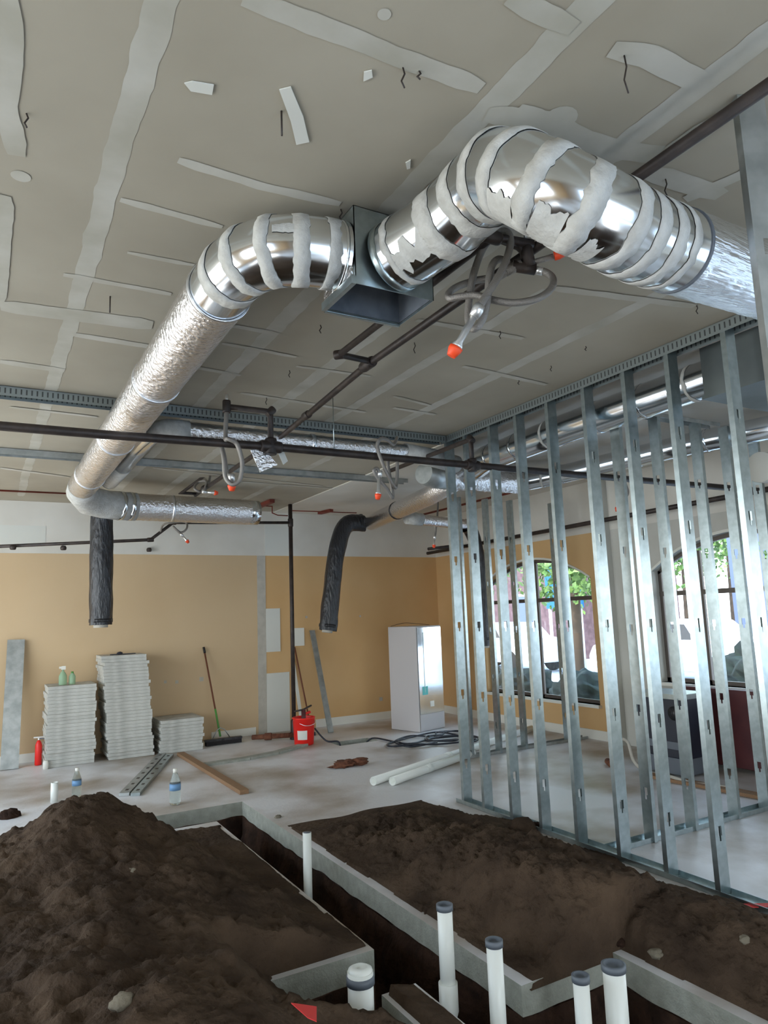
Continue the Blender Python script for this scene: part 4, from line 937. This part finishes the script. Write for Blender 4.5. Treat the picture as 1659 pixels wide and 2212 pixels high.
# red extinguisher-like tool
e = empty('fire_extinguisher', (.68, 10.1, 0), 'small red fire extinguisher on the floor left of the board stacks', 'fire extinguisher')
MB().lathe([(.036, .0), (.04, .01), (.04, .24), (.026, .28), (.013, .30)], (.68, 10.1, .001), 18).build('cylinder', 'red', e)
MB().tube([(.68, 10.1, .29), (.68, 10.1, .33)], .012, 10).box(.62, .74, 10.09, 10.11, .33, .345).build('valve_handle', 'chrome', e)
MB().tube(curve_pts([(.69, 10.09, .32), (.78, 10.05, .3), (.80, 10.05, .15), (.78, 10.05, .04)], 6), .008, 8).build('hose', 'rubber', e)
tag(MB().lathe([(.03, 0), (.032, .05), (.028, .10)], (.74, 9.75, .001), 16).build('paper_cup', 'white'), 'small white cup on the floor below the red extinguisher', 'cup')
# push broom
br = empty('push_broom', (3.0, 9.95, 0), 'push broom with black head leaning on the tan wall', 'broom')
h0 = Vector((2.96, 9.98, .10)); h1 = at(440, 1398, Y=10.37)
MB().tube([h0.lerp(h1, .30), h1], .012, 10).build('handle', 'brownwood', br); MB().tube([h0, h0.lerp(h1, .30)], .014, 10).build('lower_handle', 'green', br)
MB().tube([h0.lerp(h1, .93), h1], .017, 10).build('grip', 'black', br)
MB().tube([h0 + Vector((-.12, -.02, -.03)), h0 + Vector((-.05, 0, .09)), h0 + Vector((.0, 0, .12)), h0 + Vector((.06, 0, .09)), h0 + Vector((.14, 0, -.03))], .006, 8).build('brace', 'steel', br)
MB().box(2.73, 3.25, 9.90, 9.97, .055, .085).build('broom_head', 'black', br); MB().box(2.74, 3.24, 9.895, 9.975, .003, .056).build('bristles', 'bristle', br)
# red bucket with a pump head
bc = at(657, 1608, Z=0)
bk = empty('bucket', (bc.x, bc.y, 0), 'bright red bucket standing beside the black standpipe', 'bucket')
MB().lathe([(.125, 0), (.13, .01), (.15, .34), (.156, .345), (.156, .36), (.148, .36), (.148, .34), (.12, .03)], (bc.x, bc.y, .002), 28).build('bucket_body', 'red', bk)
la = MB(); n = 8; V = []
for k in range(n + 1):
    a_ = math.radians(-150 + 55 * k / n)
    for z in (.08, .20): V.append((bc.x + (.131 + .06 * z / 1.0 + .003) * math.cos(a_), bc.y + (.131 + .06 * z + .003) * math.sin(a_), z))
la.add(V, [(2 * k, 2 * k + 2, 2 * k + 3, 2 * k + 1) for k in range(n)], True).build('white_print', 'patch', bk, fix=False)
bl = MB().tube(curve_pts([(bc.x - .15, bc.y, .33), (bc.x - .05, bc.y - .17, .27), (bc.x + .1, bc.y - .14, .28), (bc.x + .155, bc.y, .33)], 6), .004, 6).build('bail_handle', 'chrome', bk)
ph = empty('hand_pump', (bc.x, bc.y, .36), 'red and black hand pump clamped in the red bucket', 'pump')
MB().tube([(bc.x, bc.y, .06), (bc.x, bc.y, .46)], .03, 14).build('pump_cylinder', 'darkred', ph)
MB().tube([(bc.x - .14, bc.y - .02, .45), (bc.x, bc.y, .46), (bc.x + .13, bc.y + .03, .50)], .012, 10).build('pump_handle', 'iron', ph)
MB().tube([(bc.x + .02, bc.y, .40), (bc.x + .10, bc.y, .42)], .018, 10).build('outlet', 'red', ph)
tag(MB().tube([(4.40, 10.12, .02), (4.26, 10.38, 1.25)], .012, 8).build('wood_stick', 'brownwood'), 'thin brown stick leaning on the wall behind the red bucket', 'stick')
tag(MB().bar((4.30, 10.20, .0), (4.22, 10.38, 1.1), .05, .012, up=(0, 1, 0)).build('white_lath', 'patch'), 'narrow white lath leaning behind the standpipe', 'lath')
a = at(716, 1583, Z=0); b = at(674, 1362, Y=10.37)
tag(MB().bar((a.x, a.y + .02, .004), b, .085, .025, up=(0, 1, 0)).build('leaning_stud', 'dsteel'), 'grey steel stud leaning on the tan wall right of the red bucket', 'stud')
p = at(630, 1396, Y=YB - .012); q = at(657, 1356, Y=YB - .012)
tag(MB().box(p.x, q.x, YB - .012, YB - .004, p.z, q.z).build('paper_notice', 'white'), 'small blank white sheet fixed to the tan wall behind the standpipe', 'paper')
tag(MB().box(bc.x + .22, bc.x + .42, bc.y + .55, bc.y + .65, .001, .05).build('foot_block', 'navy', bevel=.01), 'dark block on the floor behind the red bucket', 'block')
# tall white cabinet wrapped in film
c0 = Vector((5.40, 9.42, 0)); c1 = Vector((5.55, 8.86, 0)); dx = (Vector((6.08, 9.0, 0)) - c1)
hz = at(850, 1353, X=c0.x + .0, Y=None).z if False else at(848, 1354, Y=c0.y).z
cb = empty('tall_cabinet', (5.75, 9.1, 0), 'tall white cabinet with shiny film covered front in the back corner', 'cabinet')
c2 = c1 + dx; c3 = c0 + dx; Zv = Vector((0, 0, hz))
vs = [c0, c1, c2, c3]; MB().add([v + Vector((0, 0, .004)) for v in vs] + [v + Zv for v in vs], [(3, 2, 1, 0), (4, 5, 6, 7), (0, 1, 5, 4), (1, 2, 6, 5), (2, 3, 7, 6), (3, 0, 4, 7)]).build('cabinet_body', 'cab', cb, bevel=.006)
nv = Vector((dx.y, -dx.x, 0)).normalized() * .006
f0, f1 = c1 + dx * .03 + nv, c2 - dx * .02 + nv
def fpan(a, b, z0, z1, th=.005):
    n_ = nv.normalized() * th; return [a + Vector((0, 0, z0)), b + Vector((0, 0, z0)), b + Vector((0, 0, z1)), a + Vector((0, 0, z1)), a + n_ + Vector((0, 0, z0)), b + n_ + Vector((0, 0, z0)), b + n_ + Vector((0, 0, z1)), a + n_ + Vector((0, 0, z1))]
BF = [(3, 2, 1, 0), (4, 5, 6, 7), (0, 1, 5, 4), (1, 2, 6, 5), (2, 3, 7, 6), (3, 0, 4, 7)]
MB().add(fpan(f0, f1, .25, hz - .02), BF).build('film_covered_front', 'cabf', cb)
MB().add(fpan(f0, f1, .02, .245), BF).build('plinth_panel', 'cab', cb)
MB().add(fpan(f0.lerp(f1, .22) + nv, f0.lerp(f1, .235) + nv, .55, 1.42, .004), BF).build('door_edge', 'steel', cb)
MB().add(fpan(f0.lerp(f1, .12) + nv, f0.lerp(f1, .34) + nv, .52, .64, .003), BF).build('teal_tape', 'teal', cb); MB().add(fpan(f0.lerp(f1, .42) + nv, f0.lerp(f1, .58) + nv, .34, .42, .003), BF).build('white_label', 'white', cb)
tag(MB().tube(curve_pts([c0 + Zv + Vector((.05, 0, .008)), c0.lerp(c2, .3) + Zv + Vector((0, 0, .05)), c0.lerp(c2, .55) + Zv + Vector((0, 0, .035)), c0.lerp(c2, .8) + Zv + Vector((0, 0, .008))], 8), .004, 6).build('loose_cable', 'iron'), 'thin loose cable curled on top of the tall cabinet', 'cable')
# black hose coils
zh = .014
def coil(pts, label):
    P = curve_pts([(x, y, z) for x, y, z in pts], 8); return tag(MB().tube(P, .012, 10).build('black_hose', 'cord'), label, 'hose')
pts = []
for k in range(40):
    a_ = k * 2 * PI / 10.5; r_x = .42 + .12 * math.sin(k * 1.7); c_x = 5.45 + .30 * math.sin(k * .31); c_y = 8.18 + .06 * math.cos(k * .5)
    pts.append((c_x + r_x * math.cos(a_), c_y + .33 * r_x / .42 * math.sin(a_), zh + .011 * ((k * 7) % 5) / 2))
s = at(880, 1609, Z=0); s2 = at(765, 1608, Z=0); pts = [(4.70, 8.95, -.06), (4.80, 8.85, zh), (s.x, s.y, zh)] + [(4.9 + (pts[0][0] - 4.9) * .5, 8.3, zh)] + pts
coil(pts, 'long black hose coiled on the floor beside the tall cabinet')
coil([(bc.x + .15, bc.y - .02, .2), (bc.x + .24, bc.y - .05, .08), (bc.x + .30, bc.y - .12, .02), (bc.x + .42, bc.y - .18, .013), (4.3, 8.9, -.05)], 'short dark hose from the red bucket into the floor pit')
e = tag(MB().blob((3.68, 7.50, .035), .10, 4, amp=.7, sq=(1.6, .8, .38), freq=3).blob((3.84, 7.47, .045), .07, 6, amp=.7, sq=(1.3, .9, .55), freq=3).build('debris_clump', 'bronzepipe'), 'clump of brown debris on the pale concrete floor', 'debris')
# low broken slab edge
mb = MB(); P0 = [at(u, v, Z=0) for u, v in ((440, 1657), (540, 1642), (600, 1630), (662, 1612))]
strip_pts = [Vector((p.x, p.y, 0)) for p in P0]
for a, b in zip(strip_pts[:-1], strip_pts[1:]): mb.bar(a + Vector((0, .06, .012)), b + Vector((0, .06, .012)), .12, .035)
tag(mb.build('trim_3', 'concedge'), kind='structure')
# perforated steel strips and a wooden batten on the floor
def lie(u0, v0, u1, v1, wd, th, name, m, lab, cat, holes=False):
    a = at(u0, v0, Z=0); b = at(u1, v1, Z=0); a.z = b.z = th / 2 + .002
    e_ = empty(name, a, lab, cat); MB().bar(a, b, wd, th).build('strip', m, e_)
    if holes:
        hb = MB(); d = (b - a).normalized(); n = 8
        for k in range(n): c = a.lerp(b, (k + .5) / n) + Vector((0, 0, th / 2 + .001)); hb.bar(c - d * .03, c + d * .03, .03, .002)
        hb.build('punched_slots', 'iron', e_)
lie(268, 1720, 350, 1632, .10, .03, 'steel_strip', 'dsteel', 'green grey steel track lying on the floor, left of two', 'steel strip', True)
lie(292, 1720, 367, 1634, .09, .03, 'steel_strip', 'steel', 'lighter punched steel track lying on the floor, right of two', 'steel strip', True)
lie(390, 1632, 528, 1716, .09, .04, 'wood_batten', 'wood', 'long wooden batten lying diagonally on the floor', 'batten')
# water bottles
def bottle(u, v, lab, s_=1.0):
    c = at(u, v, Z=0); e_ = empty('water_bottle', (c.x, c.y, 0), lab, 'bottle', 'clear water bottles on the floor')
    MB().lathe([(.030, 0), (.034, .01), (.034, .13), (.030, .145), (.014, .19), (.013, .205)], (c.x, c.y, .003), 20).build('bottle_body', 'plastic', e_)
    MB().lathe([(.0348, .085), (.0348, .125)], (c.x, c.y, .003), 20).build('label_band', 'labelblue', e_); MB().lathe([(.0142, .19), (.0142, .212), (.012, .214)], (c.x, c.y, .003), 14).build('bottle_cap', 'white', e_)
    e_.scale = (s_,) * 3; return e_
bottle(378, 1738, 'clear water bottle standing on the slab right of the dirt pile top', 1.5)
bottle(165, 1722, 'clear water bottle half hidden behind the left dirt pile', 1.3)
# maroon panels and dark machine in the studded room
e = empty('dark_machine', (6.2, 5.0, 0), 'dark blue machine cabinet with hoses inside the studded room', 'machine')
a = at(1370, 1492, X=6.05); b = at(1468, 1492, X=6.05)
MB().box(6.05, 6.42, b.y, a.y, .18, a.z - .05).build('machine_body', 'navy', e, bevel=.01)
MB().box(6.03, 6.44, b.y - .02, a.y + .02, a.z - .05, a.z).build('top_tray', 'steel', e)
MB().box(6.07, 6.4, b.y + .03, a.y - .03, .02, .18).build('plinth', 'rubber', e)
MB().lathe([(.07, 0), (.07, .01)], (6.045, (a.y + b.y) / 2 - .2, .62), 20, Matrix.Rotation(-PI / 2, 3, 'Y')).build('round_gauge', 'black', e)
MB().box(6.035, 6.05, b.y + .04, b.y + .45, .27, .34).build('drawer_front', 'rubber', e)
tag(MB().box(6.7, 6.8, 3.35, a.y + .0, .04, at(1600, 1492, X=6.7).z).build('maroon_panel', 'darkred', bevel=.005), 'wide dark maroon panel standing behind the machine under the window', 'panel')
for i, (P, lab) in enumerate(((((6.0, 5.55, .30), (5.95, 5.4, .28), (5.9, 5.3, .12), (5.95, 5.2, .02), (6.0, 5.0, .02)), 'pale curved hose at the left foot of the dark machine'), (((5.95, 5.0, .02), (5.85, 4.8, .05), (5.9, 4.6, .02), (5.95, 4.4, .03), (6.0, 4.2, .02)), 'tangled pale hose lying in front of the dark machine'))):
    tag(MB().tube(curve_pts(P, 8), .016, 10).build('pale_hose', 'greystrip'), lab, 'hose')
tag(MB().bar((5.85, 5.15, .02), (6.0, 3.4, .02), .12, .03).build('wood_board', 'wood'), 'flat pale board on the floor along the dark machine', 'board')
tag(MB().tube([(5.9, 5.6, .03), (6.0, 5.75, .03)], .035, 14).build('short_pipe', 'bronzepipe'), 'short brown pipe piece on the floor left of the dark machine', 'pipe')
p = at(1560, 1660, Z=0)
# bright wood frame behind studs, round paper roll hanging at right frame edge
p = at(1650, 1010, X=5.0)
tag(MB().lathe([(.11, -.05), (.115, -.045), (.115, .045), (.11, .05)], p, 28, Matrix.Rotation(-PI / 2, 3, 'Y')).build('wire_roll', 'greyboard'), 'pale round coil hanging behind the studs at the right frame edge', 'coil')
# small red/white caution tape at lower right
p = at(1652, 1945, Z=.05)
tag(MB().bar((p.x - .15, p.y + .10, .022), (p.x + .3, p.y - .2, .03), .05, .004).build('caution_tape', 'card'), 'bit of red tape on the floor at the right frame edge', 'tape')

# ================================================================== OUTSIDE
GZ = -0.12
tag(MB().box(XW + .2, 60, -40, 60, GZ - .1, GZ).build('ground_outside', 'asphalt'), kind='structure')
tag(MB().box(-60, XW + .2, -40, YR - .2, GZ - .1, GZ).build('ground_street', 'asphalt'), kind='structure')
def tree(x, y, hgt, r, lab, seed):
    rnd = random.Random(seed); e_ = empty('tree', (x, y, GZ), lab, 'tree', 'trees outside the windows')
    MB().tube([(x, y, GZ), (x + .1, y, hgt * .5), (x, y + .1, hgt * .8)], [.16, .12, .06], 10).build('trunk', 'bark', e_)
    lf = MB()
    for k in range(2600):
        d = Vector((rnd.gauss(0, 1), rnd.gauss(0, 1), rnd.gauss(0, .8))); d.normalize(); d *= r * rnd.uniform(.35, 1.0); c = Vector((x, y, hgt * .72)) + d
        s_ = rnd.uniform(.06, .14); a = Vector((rnd.uniform(-1, 1), rnd.uniform(-1, 1), rnd.uniform(-1, 1))).normalized(); b = a.cross(Vector((rnd.uniform(-1, 1), rnd.uniform(-1, 1), rnd.uniform(-1, 1)))).normalized()
        lf.add([c - a * s_, c - b * s_ * .6, c + a * s_, c + b * s_ * .6], [(0, 1, 2, 3)])
    o = lf.build('foliage', 'leaf', e_, fix=False)
for i, (x, y, h_, r, lab) in enumerate(((12, 17.0, 4.4, 1.7, 'leafy tree outside, seen at the left of the far arched window'), (13, 13.2, 4.6, 1.8, 'leafy tree outside, seen in the middle of the far arched window'), (11, 9.9, 4.4, 1.5, 'leafy tree outside, seen at the right of the far arched window'),
                                        (14.2, 7.2, 5.2, 1.9, 'large leafy tree outside the nearer arched window'), (12.0, 3.6, 5.0, 1.8, 'leafy tree outside, right in the nearer arched window'), (28, 19, 7.5, 3.0, 'distant tree beyond the brick building'), (20, 15.2, 6.0, 2.2, 'distant tree beyond the parked car'))):
    tree(x, y, h_, r, lab, i)
b = empty('brick_building', (19, 22, GZ), 'brick building across the paving with a white framed window', 'building')
MB().box(18, 24, 18.6, 27, GZ, 3.4).build('brick_wall', 'brick', b)
f_ = MB().box(17.92, 18.0, 20.2, 21.4, .9, 2.3).build('window', 'winwhite', b); MB().box(17.88, 17.93, 20.3, 21.3, 1.0, 2.2).build('pane', 'stucco', f_)
b = empty('grey_building', (19, 10, GZ), 'pale blue grey stucco building outside the nearer window', 'building')
MB().box(18, 24, 8.5, 12.2, GZ, 4.6).build('stucco_wall', 'stucco', b); MB().box(17.9, 24, 4.0, 8.5, GZ, 4.4).build('brick_wing', 'brick', b)
b = empty('shop_sign', (15.5, 15.9, 1.6), 'teal blue sign board standing outside the far window', 'sign')
MB().box(15.4, 15.5, 15.3, 16.8, 1.7, 3.3).build('sign_board', 'sign', b); MB().tube([(15.45, 15.4, GZ), (15.45, 15.4, 1.7)], .05, 8).build('post', 'winwhite', b); MB().tube([(15.45, 16.7, GZ), (15.45, 16.7, 1.7)], .05, 8).build('post', 'winwhite', b)
def bush(x, y, r, lab, seed):
    tag(MB().blob((x, y, GZ + r * .55), r, seed, amp=.35, sub=4, sq=(1, 1.3, .75), freq=3).build('bush', 'bush'), lab, 'bush', 'bushes below the windows')
bush(8.9, 10.5, .55, 'dark hedge bush at the left below the far window', 1); bush(9.0, 8.9, .55, 'dark hedge bush at the right below the far window', 2); bush(12.0, 7.2, .9, 'round pale bush outside the nearer window', 3); bush(9.2, 12.2, .55, 'dark hedge bush behind the corner below the far window', 4)
def car(x, y, lab):
    e_ = empty('car', (x, y, GZ), lab, 'car', 'cars parked outside')
    prof = [(-2.2, .3), (-2.2, .75), (-1.9, .95), (-1.3, 1.0), (-.8, 1.42), (.7, 1.45), (1.4, 1.0), (2.1, .85), (2.25, .6), (2.25, .3)]
    Mx = Matrix.Translation((x, y, GZ)) @ Matrix(((0, 0, 1, 0), (1, 0, 0, 0), (0, 1, 0, 0), (0, 0, 0, 1)))
    MB().prism(prof, -.85, .85, Mx).build('car_body', 'carpaint', e_, bevel=.06)
    MB().prism([(-.95, 1.02), (-.72, 1.36), (.62, 1.38), (1.1, 1.02)], -.86, .86, Mx).build('side_glass', 'cardark', e_)
    for dy in (-1.35, 1.4):
        for dx_ in (-.8, .8): MB().lathe([(.31, -.1), (.33, -.08), (.33, .08), (.31, .1)], (x + dx_, y + dy, GZ + .33), 24, Matrix.Rotation(PI / 2, 3, 'Y')).build('wheel', 'tyre', e_)
car(14.2, 17.6, 'white car parked outside beyond the far window'); car(14.6, 11.3, 'white car parked outside between the two arched windows')
